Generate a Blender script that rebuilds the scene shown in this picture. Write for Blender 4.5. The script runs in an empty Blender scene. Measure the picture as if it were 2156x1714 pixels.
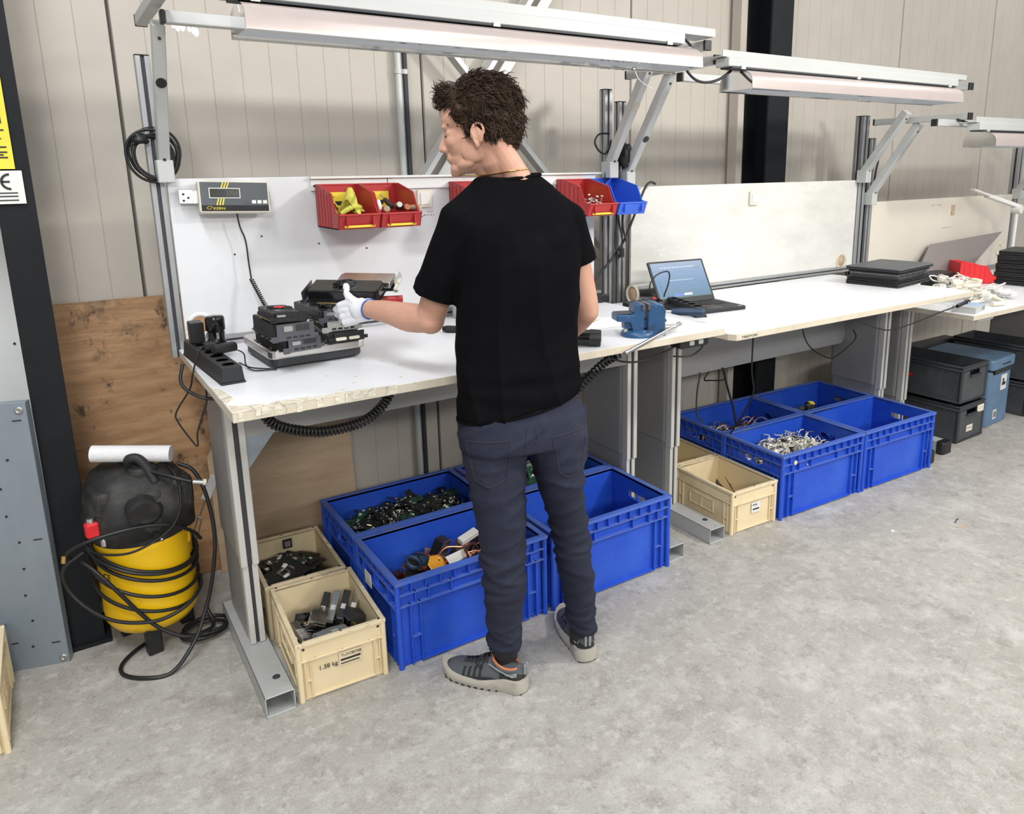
import bpy, bmesh, math, random
from mathutils import Vector, Matrix, Euler, noise
import numpy as np
random.seed(7)
S = bpy.context.scene
COL = S.collection
R = math.radians
# ------------------------------------------------------------------ camera
yaw, pit, rol, F = -.5838, -.2215, -.0147, 1589.27
cy_, sy_, cp_, sp_, cr_, sr_ = math.cos(yaw), math.sin(yaw), math.cos(pit), math.sin(pit), math.cos(rol), math.sin(rol)
fw = Vector((-sy_*cp_, cy_*cp_, sp_)); rt0 = Vector((cy_, sy_, 0)); up0 = rt0.cross(fw)
rt = rt0*cr_+up0*sr_; up = -rt0*sr_+up0*cr_
cd = bpy.data.cameras.new('camera'); cam = bpy.data.objects.new('camera', cd); COL.objects.link(cam)
m = Matrix((rt, up, -fw)).transposed().to_4x4(); m.translation = Vector((-.4047, -2.4043, 1.6175))
cam.matrix_world = m
cd.sensor_fit = 'HORIZONTAL'; cd.sensor_width = 36; cd.lens = F*36/2156
cd.shift_x = -81.94/2156; cd.shift_y = -137.1/2156; cd.clip_start = .05
S.camera = cam
# ------------------------------------------------------------------ world, lamps, exposure
S.view_settings.view_transform = 'Standard'; S.view_settings.look = 'None'
S.view_settings.exposure = 0.0; S.view_settings.gamma = 1; S.view_settings.use_curve_mapping = False
w = bpy.data.worlds.new('hall_ambience'); S.world = w; w.use_nodes = True
w.node_tree.nodes['Background'].inputs[0].default_value = (.95, .97, 1, 1)
w.node_tree.nodes['Background'].inputs[1].default_value = .41
def area(name, loc, target, sx, sy, power, col=(1, 1, 1)):
    l = bpy.data.lights.new(name, 'AREA'); l.shape = 'RECTANGLE'; l.size = sx; l.size_y = sy; l.energy = power; l.color = col
    o = bpy.data.objects.new(name, l); COL.objects.link(o); o.location = loc
    o.rotation_euler = (Vector(target)-Vector(loc)).to_track_quat('-Z', 'Y').to_euler()
    return o
KEY = area('hall_lamp_key', (3.2, -2.3, 2.85), (1.4, .2, .6), .35, .25, 60, (1, .97, .92))
C1 = area('hall_lamp', (-.9, -2.2, 4.6), (-.9, -2.2, 0), .5, 3.0, 150, (.96, .98, 1))
C2 = area('hall_lamp', (2.6, -4.0, 4.6), (2.6, -4.0, 0), .5, 3.0, 45, (.98, .98, 1))
C3 = area('hall_lamp', (6.5, -1.5, 4.6), (6.5, -1.5, 0), .5, 3.0, 70, (1, .98, .95))
C4 = area('hall_lamp', (-2.2, -8.5, 4.3), (0, 0, .6), 4.0, .6, 250, (1, .99, .96))
C5 = area('hall_lamp', (4.5, -8.5, 4.3), (2.5, 0, .6), 4.0, .6, 190, (1, .98, .95))
# ------------------------------------------------------------------ materials
def srgb(r, g, b):
    f = lambda c: (c/255/12.92) if c/255 <= .04045 else ((c/255+.055)/1.055)**2.4
    return (f(r), f(g), f(b))
def mat(name, col, rough=.5, metal=0, var=0.0, scale=8, bump=0, bscale=60, spec=.5, col2=None, stretch=None, fine=0, emis=None):
    m = bpy.data.materials.new(name); m.use_nodes = True; nt = m.node_tree; N = nt.nodes; L = nt.links
    b = N['Principled BSDF']; b.inputs['Roughness'].default_value = rough; b.inputs['Metallic'].default_value = metal
    b.inputs['Specular IOR Level'].default_value = spec
    b.inputs['Base Color'].default_value = (*col, 1)
    if emis: b.inputs['Emission Color'].default_value = (*emis[0], 1); b.inputs['Emission Strength'].default_value = emis[1]
    if var or bump or col2:
        tc = N.new('ShaderNodeTexCoord'); mp = N.new('ShaderNodeMapping'); L.new(tc.outputs['Object'], mp.inputs[0])
        if stretch: mp.inputs['Scale'].default_value = stretch
    if var or col2:
        n = N.new('ShaderNodeTexNoise'); n.inputs['Scale'].default_value = scale; n.inputs['Detail'].default_value = 6
        n.inputs['Roughness'].default_value = .65; L.new(mp.outputs[0], n.inputs[0])
        cr = N.new('ShaderNodeValToRGB'); cr.color_ramp.elements[0].position = .32; cr.color_ramp.elements[1].position = .68
        c2 = col2 or tuple(c*(1+var) for c in col); c1 = col if col2 else tuple(c*(1-var) for c in col)
        cr.color_ramp.elements[0].color = (*c1, 1); cr.color_ramp.elements[1].color = (*c2, 1)
        L.new(n.outputs[0], cr.inputs[0]); L.new(cr.outputs[0], b.inputs['Base Color'])
    if bump:
        n2 = N.new('ShaderNodeTexNoise'); n2.inputs['Scale'].default_value = bscale; n2.inputs['Detail'].default_value = 4
        L.new(mp.outputs[0], n2.inputs[0]); bp = N.new('ShaderNodeBump'); bp.inputs['Strength'].default_value = bump
        bp.inputs['Distance'].default_value = .01; L.new(n2.outputs[0], bp.inputs['Height']); L.new(bp.outputs[0], b.inputs['Normal'])
    return m
def layered(name, base, rough, layers, bump=0, bscale=80, metal=0, spec=.5):
    """base colour with several noise masks: (colour, scale, lo, hi, stretch, type, amount)"""
    m = bpy.data.materials.new(name); m.use_nodes = True; nt = m.node_tree; N = nt.nodes; L = nt.links
    b = N['Principled BSDF']; b.inputs['Roughness'].default_value = rough; b.inputs['Metallic'].default_value = metal
    b.inputs['Specular IOR Level'].default_value = spec
    tc = N.new('ShaderNodeTexCoord'); prev = None
    rgb = N.new('ShaderNodeRGB'); rgb.outputs[0].default_value = (*base, 1); prev = rgb.outputs[0]
    for i, (c, sc, lo, hi, st, ty, amt) in enumerate(layers):
        mp = N.new('ShaderNodeMapping'); L.new(tc.outputs['Object'], mp.inputs[0]); mp.inputs['Scale'].default_value = st
        mp.inputs['Location'].default_value = (i*3.7, i*1.3, i*2.1)
        if ty == 'n':
            n = N.new('ShaderNodeTexNoise'); n.inputs['Scale'].default_value = sc; n.inputs['Detail'].default_value = 8; n.inputs['Roughness'].default_value = .7; o = n.outputs[0]
        elif ty == 'v':
            n = N.new('ShaderNodeTexVoronoi'); n.inputs['Scale'].default_value = sc; o = n.outputs['Distance']
        elif ty == 'e':
            n = N.new('ShaderNodeTexVoronoi'); n.feature = 'DISTANCE_TO_EDGE'; n.inputs['Scale'].default_value = sc; o = n.outputs['Distance']
        elif ty == 'w':
            n = N.new('ShaderNodeTexWave'); n.inputs['Scale'].default_value = sc; n.inputs['Distortion'].default_value = 6; n.inputs['Detail'].default_value = 4; n.inputs['Detail Scale'].default_value = 1.5; o = n.outputs[1]
        L.new(mp.outputs[0], n.inputs[0])
        mr = N.new('ShaderNodeMapRange'); mr.inputs[1].default_value = lo; mr.inputs[2].default_value = hi; mr.inputs[3].default_value = 0; mr.inputs[4].default_value = amt
        L.new(o, mr.inputs[0])
        mx = N.new('ShaderNodeMix'); mx.data_type = 'RGBA'; mx.inputs[7].default_value = (*c, 1)
        L.new(mr.outputs[0], mx.inputs[0]); L.new(prev, mx.inputs[6]); prev = mx.outputs[2]
    L.new(prev, b.inputs['Base Color'])
    if bump:
        n2 = N.new('ShaderNodeTexNoise'); n2.inputs['Scale'].default_value = bscale; n2.inputs['Detail'].default_value = 6
        L.new(tc.outputs['Object'], n2.inputs[0]); bp = N.new('ShaderNodeBump'); bp.inputs['Strength'].default_value = bump
        bp.inputs['Distance'].default_value = .01; L.new(n2.outputs[0], bp.inputs['Height']); L.new(bp.outputs[0], b.inputs['Normal'])
    return m
one = (1, 1, 1)
M = {}
M['concrete'] = layered('concrete_floor', (.385, .37, .335), .72, [
    ((.27, .25, .22), 1.3, .42, .72, one, 'n', .6), ((.52, .505, .47), 5, .48, .66, one, 'n', .7),
    ((.20, .185, .16), 11, .52, .70, one, 'n', .6), ((.54, .52, .49), 24, .52, .66, one, 'n', .6), ((.17, .155, .13), 45, .56, .70, (1, .6, 1), 'n', .55),
    ((.10, .09, .08), 9, .035, .0, one, 'v', .7), ((.58, .56, .52), 120, .54, .66, one, 'n', .5), ((.19, .18, .16), 160, .54, .66, one, 'n', .5),
    ((.17, .155, .135), 2.2, .006, .0, (1, 1.6, 1), 'e', .12)], bump=.25, bscale=40)
M['panel'] = mat('wall_panel_paint', (.47, .43, .375), .55, var=.05, scale=3)
M['joint'] = mat('wall_joint', (.12, .11, .10), .8)
M['dark_steel'] = mat('dark_steel_paint', (.007, .009, .011), .6, var=.2, bump=.05, spec=.25)
M['dark_grey'] = mat('dark_grey_steel', (.035, .040, .046), .5, var=.1, spec=.35)
M['sheet'] = layered('grey_sheet_metal', (.23, .27, .31), .45, [((.33, .37, .40), 3, .4, .7, (1, 1, .4), 'n', .6), ((.12, .12, .12), 30, .68, .74, one, 'n', .5)], metal=.3)
M['white_panel'] = mat('white_cabinet_paint', (.72, .73, .72), .5, var=.03)
M['ply1'] = layered('shuttering_plywood', (.42, .24, .115), .6, [
    ((.25, .125, .055), 3.0, .42, .62, (1, 1, 7), 'n', .75), ((.55, .36, .19), 5, .5, .72, (1, 1, 9), 'n', .5),
    ((.05, .035, .025), 3.2, .54, .64, (1, 1, 1.3), 'n', .85), ((.03, .02, .015), 8, .58, .66, (1.6, 1, 1), 'n', .85),
    ((.06, .03, .015), 7, .05, .02, (1, 1, 2), 'v', .9)])
M['ply2'] = layered('pale_plywood', (.50, .37, .245), .65, [
    ((.40, .28, .17), 3, .42, .62, (1, 1, 6), 'n', .6), ((.60, .46, .32), 5, .5, .7, (1, 1, 8), 'n', .5), ((.12, .07, .04), 6, .07, .03, (1, 1, 2), 'v', .9)])
M['ply_edge'] = mat('plywood_edge', (.42, .30, .18), .8, var=.3, stretch=(1, 1, 60))
M['laminate'] = layered('white_laminate', (.76, .77, .79), .38, [((.64, .64, .64), 4, .5, .75, one, 'n', .5), ((.22, .2, .18), 38, .70, .735, one, 'n', .7), ((.10, .09, .08), 13, .028, .0, one, 'v', .9)])
M['lam_edge'] = layered('laminate_edge', (.62, .56, .45), .5, [((.48, .40, .28), 9, .45, .7, (1, 1, .3), 'n', .6), ((.2, .15, .1), 30, .62, .7, one, 'n', .6)])
M['chip'] = layered('worn_laminate', (.66, .61, .50), .8, [((.42, .34, .23), 18, .5, .68, one, 'n', .7), ((.16, .12, .08), 17, .035, .0, (1, 1.8, 1), 'e', .55)], bump=.8, bscale=60)
M['board'] = layered('white_board', (.70, .71, .73), .42, [((.62, .62, .62), 2, .4, .7, (1, 1, .5), 'n', .6), ((.55, .52, .46), 9, .62, .75, one, 'n', .3), ((.12, .11, .1), 11, .022, .0, one, 'v', .9)])
M['board_old'] = layered('stained_white_board', (.66, .65, .61), .5, [((.50, .49, .46), 3, .42, .66, (1, 1, 2.5), 'n', .55), ((.44, .36, .25), 7, .66, .76, (1, 1, 3), 'n', .5), ((.76, .75, .70), 5, .6, .7, (1, 1, 2), 'n', .5), ((.12, .11, .1), 9, .018, .0, one, 'v', .9)])
M['board_cream'] = layered('cream_board', (.66, .61, .53), .5, [((.58, .52, .44), 2, .4, .7, one, 'n', .4)])
M['alu'] = mat('anodised_aluminium', (.50, .51, .52), .33, .75, var=.06)
M['alu_dark'] = mat('aluminium_groove', (.05, .05, .055), .5, .3)
M['alu_light'] = mat('painted_aluminium_strip', (.56, .55, .52), .5, .2)
M['legpaint'] = layered('grey_leg_paint', (.30, .30, .30), .45, [((.36, .36, .35), 3, .4, .7, one, 'n', .4), ((.2, .2, .2), 20, .62, .7, one, 'n', .3)], metal=.25, bump=.03, bscale=300)
M['footpaint'] = layered('pale_grey_steel', (.42, .43, .42), .5, [((.52, .52, .5), 8, .5, .7, one, 'n', .5), ((.2, .19, .17), 22, .63, .72, one, 'n', .6)], metal=.15)
M['frame'] = mat('pale_grey_frame', (.52, .53, .52), .45, .15, var=.05)
M['cap'] = mat('black_plastic', (.012, .012, .013), .45)
M['black'] = mat('black_rubber', (.010, .010, .011), .42)
M['blackmatte'] = mat('black_matte', (.016, .016, .017), .75)
M['chrome'] = mat('mirror_reflector', (.88, .89, .9), .06, 1)
M['reflector'] = mat('reflector_outside', (.55, .47, .44), .28, .35, var=.04)
M['tube'] = mat('fluorescent_tube', (.9, .9, .9), .4, emis=((1, .97, .92), 13))
M['tube_cool'] = mat('cool_fluorescent_tube', (.9, .9, .9), .4, emis=((.90, .95, 1), 7.5))
M['fascia'] = mat('white_fascia', (.47, .48, .465), .4, var=.02)
M['blue'] = layered('blue_crate_plastic', (.016, .075, .52), .42, [((.04, .13, .60), 4, .45, .7, one, 'n', .6), ((.10, .13, .22), 16, .64, .76, one, 'n', .45)], spec=.4)
M['bluerim'] = layered('dusty_blue_plastic', (.055, .13, .52), .6, [((.14, .16, .24), 14, .45, .65, one, 'n', .6)])
M['cream'] = layered('cream_crate_plastic', (.76, .63, .40), .5, [((.68, .54, .32), 6, .45, .7, one, 'n', .6), ((.30, .22, .12), 22, .64, .76, one, 'n', .5)])
M['creamrim'] = layered('dusty_cream_plastic', (.74, .62, .41), .6, [((.40, .32, .2), 16, .5, .66, one, 'n', .6)])
M['greycrate'] = mat('dark_grey_crate_plastic', (.055, .060, .066), .45, var=.2, scale=12)
M['red'] = mat('red_bin_plastic', (.42, .028, .028), .4, var=.12)
M['redbright'] = mat('bright_red_plastic', (.66, .02, .025), .4, var=.08)
M['bluebin'] = mat('blue_bin_plastic', (.035, .12, .62), .35, var=.1)
M['yellow'] = mat('yellow_label', (.80, .66, .05), .5, var=.05)
M['white'] = mat('white_plastic', (.72, .71, .68), .4)
M['paper'] = mat('white_paper', (.80, .79, .80), .8, var=.02, bump=.4, bscale=40)
M['ink'] = mat('black_ink', (.02, .02, .02), .6)
M['steel'] = mat('brushed_steel', (.60, .58, .55), .28, 1, var=.08, stretch=(1, 20, 1))
M['gold'] = mat('gold_chain', (.75, .50, .16), .25, 1)
# ------------------------------------------------------------------ mesh builder
class MB:
    def __init__(s): s.v = []; s.f = []; s.m = []; s.sm = []
    def add(s, vs, fs, mi=0, sm=False):
        o = len(s.v); s.v += [tuple(v) for v in vs]; s.f += [[i+o for i in f] for f in fs]; s.m += [mi]*len(fs); s.sm += [sm]*len(fs); return s
    def box(s, a, b, mi=0, T=None):
        x0, y0, z0 = a; x1, y1, z1 = b
        vs = [Vector(p) for p in ((x0, y0, z0), (x1, y0, z0), (x1, y1, z0), (x0, y1, z0), (x0, y0, z1), (x1, y0, z1), (x1, y1, z1), (x0, y1, z1))]
        if T: vs = [T @ v for v in vs]
        return s.add(vs, [(0, 3, 2, 1), (4, 5, 6, 7), (0, 1, 5, 4), (1, 2, 6, 5), (2, 3, 7, 6), (3, 0, 4, 7)], mi)
    def cbox(s, c, d, mi=0, T=None):
        return s.box([c[i]-d[i]/2 for i in range(3)], [c[i]+d[i]/2 for i in range(3)], mi, T)
    def rbox(s, a, b, r, mi=0, T=None, ax=2, seg=4, sm=False):
        """box with four rounded edges parallel to axis ax"""
        i, j = [(1, 2), (2, 0), (0, 1)][ax]; r = min(r, (b[i]-a[i])/2-1e-5, (b[j]-a[j])/2-1e-5)
        pts = []
        for cx, cy, a0 in ((b[i]-r, b[j]-r, 0), (a[i]+r, b[j]-r, 90), (a[i]+r, a[j]+r, 180), (b[i]-r, a[j]+r, 270)):
            for k in range(seg+1):
                t = R(a0+90*k/seg); pts.append((cx+r*math.cos(t), cy+r*math.sin(t)))
        return s.prism(pts, ax, a[ax], b[ax], mi, T)
    def prism(s, pts, ax, lo, hi, mi=0, T=None):
        i, j = [(1, 2), (2, 0), (0, 1)][ax]; n = len(pts); vs = []
        for h in (lo, hi):
            for p in pts:
                v = [0, 0, 0]; v[i], v[j], v[ax] = p[0], p[1], h; vs.append(Vector(v))
        if T: vs = [T @ v for v in vs]
        fs = [list(range(n))[::-1], list(range(n, 2*n))]+[(k, (k+1) % n, (k+1) % n+n, k+n) for k in range(n)]
        return s.add(vs, fs, mi)
    def bar(s, p0, p1, w, h, up=(0, 0, 1), mi=0):
        p0, p1 = Vector(p0), Vector(p1); d = (p1-p0).normalized(); u = Vector(up); sd = d.cross(u)
        if sd.length < 1e-4: sd = d.cross(Vector((1, 0, 0)))
        sd.normalize(); u = sd.cross(d); vs = []
        for p in (p0, p1):
            for a, b in ((-1, -1), (1, -1), (1, 1), (-1, 1)): vs.append(p+sd*a*w/2+u*b*h/2)
        return s.add(vs, [(3, 2, 1, 0), (4, 5, 6, 7), (0, 1, 5, 4), (1, 2, 6, 5), (2, 3, 7, 6), (3, 0, 4, 7)], mi)
    def tube(s, pts, r, n=8, mi=0, closed=False, cap=True):
        pts = [Vector(p) for p in pts]; k = len(pts); rs = r if isinstance(r, (list, tuple)) else [r]*k
        vs = []; prev = None
        for i, p in enumerate(pts):
            if closed: d = pts[(i+1) % k]-pts[i-1]
            else: d = pts[min(i+1, k-1)]-pts[max(i-1, 0)]
            d.normalize()
            if prev is None: sd = d.orthogonal().normalized()
            else:
                sd = prev-d*prev.dot(d)
                if sd.length < 1e-6: sd = d.orthogonal()
                sd.normalize()
            prev = sd; u = d.cross(sd)
            for j in range(n):
                t = 2*math.pi*j/n; vs.append(p+(sd*math.cos(t)+u*math.sin(t))*rs[i])
        fs = []
        for i in range(k if closed else k-1):
            a = i*n; b = ((i+1) % k)*n
            fs += [(a+j, a+(j+1) % n, b+(j+1) % n, b+j) for j in range(n)]
        s.add(vs, fs, mi, True)
        if cap and not closed:
            s.add(vs[:n], [list(range(n))[::-1]], mi); s.add(vs[-n:], [list(range(n))], mi)
        return s
    def lathe(s, prof, n=24, mi=0, T=None, sm=True, cap=True):
        vs = []
        for r, z in prof:
            for j in range(n):
                t = 2*math.pi*j/n; vs.append(Vector((r*math.cos(t), r*math.sin(t), z)))
        if T: vs = [T @ v for v in vs]
        fs = []
        for i in range(len(prof)-1):
            fs += [(i*n+j, i*n+(j+1) % n, (i+1)*n+(j+1) % n, (i+1)*n+j) for j in range(n)]
        s.add(vs, fs, mi, sm)
        if cap:
            if prof[0][0] > 1e-4: s.add(vs[:n], [list(range(n))[::-1]], mi)
            if prof[-1][0] > 1e-4: s.add(vs[-n:], [list(range(n))], mi)
        return s
    def cyl(s, p0, p1, r, n=16, mi=0, r2=None):
        p0, p1 = Vector(p0), Vector(p1); d = p1-p0; T = Matrix.Translation(p0) @ d.to_track_quat('Z', 'Y').to_matrix().to_4x4()
        return s.lathe([(r, 0), (r if r2 is None else r2, d.length)], n, mi, T)
    def build(s, name, mats, parent=None, bevel=0, seg=1, smooth=None):
        me = bpy.data.meshes.new(name); me.from_pydata(s.v, [], s.f)
        if not isinstance(mats, (list, tuple)): mats = [mats]
        for q in mats: me.materials.append(M[q] if isinstance(q, str) else q)
        me.polygons.foreach_set('material_index', [min(i, len(mats)-1) for i in s.m])
        me.polygons.foreach_set('use_smooth', s.sm if smooth is None else [smooth]*len(s.f)); me.update()
        o = bpy.data.objects.new(name, me); COL.objects.link(o)
        if parent: o.parent = parent
        if bevel:
            b = o.modifiers.new('bevel', 'BEVEL'); b.width = bevel; b.segments = seg; b.limit_method = 'ANGLE'; b.angle_limit = R(40)
        return o
def thing(name, label, cat, loc=(0, 0, 0), rz=0, group=None, rot=None):
    o = bpy.data.objects.new(name, None); COL.objects.link(o); o.location = loc; o.empty_display_size = .05
    o.rotation_euler = rot if rot else (0, 0, rz); o['label'] = label; o['category'] = cat
    if group: o['group'] = group
    return o
def tag(o, label, cat, group=None, loc=None, rz=None):
    o['label'] = label; o['category'] = cat
    if group: o['group'] = group
    if loc is not None: o.location = loc
    if rz is not None: o.rotation_euler = (0, 0, rz)
    return o
def lab(o, label): o['label'] = label; return o
def struct(o): o['kind'] = 'structure'; return o
def dup(root, label, loc=None, rot=None, group=None):
    r = root.copy(); COL.objects.link(r); r['label'] = label
    if loc is not None: r.location = loc
    if rot is not None: r.rotation_euler = rot
    if group: r['group'] = group
    for ch in root.children:
        c = ch.copy(); COL.objects.link(c); c.parent = r; c.matrix_parent_inverse = ch.matrix_parent_inverse
        for g in ch.children:
            d = g.copy(); COL.objects.link(d); d.parent = c
    return r
def curve(pts, n=8):
    """Catmull-Rom through points"""
    P = [Vector(p) for p in pts]; P = [P[0]*2-P[1]]+P+[P[-1]*2-P[-2]]; out = []
    for i in range(1, len(P)-2):
        for k in range(n):
            t = k/n; a, b, c, d = P[i-1], P[i], P[i+1], P[i+2]
            out.append(.5*((2*b)+(c-a)*t+(2*a-5*b+4*c-d)*t*t+(3*b-3*c+d-a)*t*t*t))
    out.append(P[-2]); return out
def coil(pts, r, turns, n=10, per=8):
    """helix round a polyline"""
    C = curve(pts, 12); L = [0]
    for a, b in zip(C, C[1:]): L.append(L[-1]+(b-a).length)
    out = []; N = int(turns*per); j = 0; sd = None
    for k in range(N+1):
        s_ = L[-1]*k/N
        while j < len(L)-2 and L[j+1] < s_: j += 1
        t = (s_-L[j])/max(1e-9, L[j+1]-L[j]); p = C[j].lerp(C[j+1], min(1, t)); d = (C[j+1]-C[j]).normalized()
        sd = d.orthogonal().normalized() if sd is None else (sd-d*sd.dot(d)).normalized()
        u = d.cross(sd); a = 2*math.pi*k/per; out.append(p+(sd*math.cos(a)+u*math.sin(a))*r)
    return out
def text(body, size, mat_, parent, loc, rot, name='lettering', ext=.0004, align='LEFT', sx=1):
    c = bpy.data.curves.new(name, 'FONT'); c.body = body; c.size = size; c.extrude = ext; c.align_x = align
    o = bpy.data.objects.new(name, c); COL.objects.link(o); dg = bpy.context.evaluated_depsgraph_get(); me = bpy.data.meshes.new_from_object(o.evaluated_get(dg))
    bpy.data.objects.remove(o); me.materials.clear(); me.materials.append(M[mat_]); o = bpy.data.objects.new(name, me); COL.objects.link(o)
    o.location = loc; o.rotation_euler = rot; o.scale = (sx, 1, 1)
    if parent: o.parent = parent
    return o
FR = (R(90), 0, 0)      # text facing -Y
# ================================================================== STRUCTURE
fl = MB().add([(-6, -8, 0), (14, -8, 0), (14, 1.0, 0), (-6, 1.0, 0)], [(0, 1, 2, 3)]).build('floor', 'concrete'); struct(fl)
WY = .92
wall = MB().box((-4, WY+.02, 0), (12, WY+.12, 4.2)).build('wall_back', 'joint'); struct(wall)
g = MB(); PW = 1.222; pts = []
nrib = 11; step = PW/nrib
prof = [(.004, .012)]
for i in range(nrib):
    a = i*step
    if i: prof += [(a-.0018, 0), (a-.0006, .0022), (a+.0006, .0022), (a+.0018, 0)]
    else: prof += [(.007, 0)]
prof += [(PW-.007, 0), (PW-.004, .012)]
vs = [(x, y, z) for z in (0.0, 4.2) for x, y in prof]; n = len(prof)
g.add(vs, [(k, k+1, n+k+1, n+k) for k in range(n-1)])
pan0 = g.build('wall_panel', 'panel', wall); pan0.location = (-.112-PW*3, WY, 0)
for k in range(1, 12):
    p = pan0.copy(); COL.objects.link(p); p.parent = wall; p.location = (-.112+PW*(k-3), WY, 0)
b = MB().box((-4, WY-.012, 0), (12, WY+.0, .0+.06)).build('baseboard_back', 'dark_grey'); struct(b)
# steel columns: flanges and web of an H section
def hcol(x0, x1, y0, y1, label, zt=4.2):
    t = thing('steel_column', label, 'column', ((x0+x1)/2, (y0+y1)/2, 0)); w_, d_ = (x1-x0)/2, (y1-y0)/2
    MB().box((-w_, -d_, 0), (w_, -d_+.012, zt)).build('front_flange', 'dark_steel', t)
    MB().box((-w_, d_-.012, 0), (w_, d_, zt)).build('rear_flange', 'dark_steel', t)
    MB().box((-.006, -d_+.0125, 0), (.006, d_-.0125, zt)).build('web', 'dark_steel', t)
    MB().box((-w_-.02, -d_-.02, 0), (w_+.02, d_+.004, .015)).build('base_plate', 'dark_steel', t)
    return t
colL = hcol(-.52, -.42, .50, .68, 'dark steel column at far left with yellow warning label and white CE sticker')
colR = hcol(3.205, 3.385, .72, .90, 'dark steel column against the beige wall behind the middle bench')
MB().box((-.225, .02, 0), (-.175, .09, 4.2)).build('casing_strip', 'panel', colR)
# warning label + CE sticker on the left column
def plate(name, x0, x1, y, z0, z1, mt, parent, t=.002):
    return MB().box((x0, y-t, z0), (x1, y, z1)).build(name, mt, parent)
lb = plate('warning_label', -.16, .013, -.1005, 1.65, 1.93, 'yellow', colL)
for i, (z, wd) in enumerate([(1.905, .05), (1.88, .03), (1.84, .12), (1.825, .09), (1.765, .12), (1.75, .10), (1.74, .11), (1.73, .1), (1.715, .12), (1.70, .12), (1.692, .11), (1.684, .12), (1.676, .07)]):
    MB().box((-.12, -.1040, z-.0022), (-.12+wd, -.1028, z+.0022)).build('label_text_line', 'ink', lb)
for x in (-.09, -.05, -.015):
    MB().box((x, -.104, 1.785), (x+.012, -.1028, 1.81)).build('label_pictogram', 'ink', lb)
MB().box((-.11, -.104, 1.652), (-.072, -.1028, 1.672)).build('label_symbol', 'ink', lb)
ce = plate('certification_sticker', -.16, .028, -.1005, 1.545, 1.645, 'white', colL)
def arc(mb, cx, cz, r, a0, a1, wd, y, n=14):
    for k in range(n):
        t0, t1 = R(a0+(a1-a0)*k/n), R(a0+(a1-a0)*(k+1)/n)
        q = [(cx+(r+s_)*math.cos(t), y, cz+(r+s_)*math.sin(t)) for t, s_ in ((t0, -wd/2), (t0, wd/2), (t1, wd/2), (t1, -wd/2))]
        mb.add(q, [(0, 1, 2, 3)])
mk = MB(); arc(mk, -.085, 1.612, .022, 90, 270, .007, -.1042); arc(mk, -.005, 1.612, .022, 90, 270, .007, -.1042); mk.box((-.026, -.1042, 1.609), (-.006, -.1036, 1.615))
mk.build('ce_mark', 'ink', ce)
for z in (1.578, 1.568, 1.556): MB().box((-.11, -.104, z-.0018), (.01, -.1028, z+.0018)).build('sticker_text_line', 'ink', ce)
# ------------------------------------------------------------------ cabinet + grey sheet at far left
cab = thing('cabinet', 'tall white metal cabinet side at the left edge of the picture', 'cabinet', (-1.2, .82, 0))
MB().box((-.5, -.10, 0), (.70, .06, 1.9)).build('side_panel', 'white_panel', cab, bevel=.004)
MB().lathe([(.004, 0), (.004, .004)], 10, 0, Matrix.Translation((.655, -.10, 1.07)) @ Matrix.Rotation(R(90), 4, 'X')).build('hole', 'ink', cab)
sh = thing('sheet_metal_panel', 'bluish grey perforated sheet metal panel standing beside the yellow compressor', 'metal panel', (-.53, .43, 0), R(-16))
g = MB(); g.box((-.75, 0, .0), (0, .003, .93)); g.box((-.003, 0, 0), (0, .035, .93)); g.box((-.75, 0, .928), (0, .03, .931))
g.build('face', 'sheet', sh, bevel=.001)
g = MB(); rr = random.Random(3)
for x in (-.09, -.19):
    for i in range(9):
        z = .08+i*.095
        g.lathe([(.0042, 0), (.0042, .002)], 8, 0, Matrix.Translation((x+rr.uniform(-.02, .02), 0, z)) @ Matrix.Rotation(R(90), 4, 'X'))
for z in (.87, .46, .08): g.box((-.045, -.0015, z), (-.02, 0, z+.004)); g.box((-.16, -.0015, z+.02), (-.14, 0, z+.024))
g.build('punched_hole', 'ink', sh)['kind'] = 'stuff'
MB().lathe([(.012, 0), (.012, .004), (.005, .0041), (.005, .002)], 12, 0, Matrix.Translation((-.022, 0, .905)) @ Matrix.Rotation(R(90), 4, 'X')).build('corner_bolt', 'steel', sh)
MB().lathe([(.012, 0), (.012, .004), (.005, .0041), (.005, .002)], 12, 0, Matrix.Translation((-.018, 0, .02)) @ Matrix.Rotation(R(90), 4, 'X')).build('corner_bolt', 'steel', sh)
# ------------------------------------------------------------------ plywood boards leaning against the wall
p = MB().box((-.20, -.009, 0), (.36, .009, 1.17)).build('plywood_board', ['ply1', 'ply_edge'])
tag(p, 'stained reddish shuttering board leaning on the wall behind the compressor', 'board', loc=(-.26, .80, 0)); p.rotation_euler = (R(-5), 0, 0)
p = MB().prism([(0, 0), (.0, .60), (.86, .585), (.86, .22), (.50, .0)], 1, -.009, .009).build('plywood_board', 'ply2')
tag(p, 'paler knotty plywood board leaning on the wall under the first bench', 'board', loc=(.02, .765, 0)); p.rotation_euler = (R(-4), 0, 0)
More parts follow.
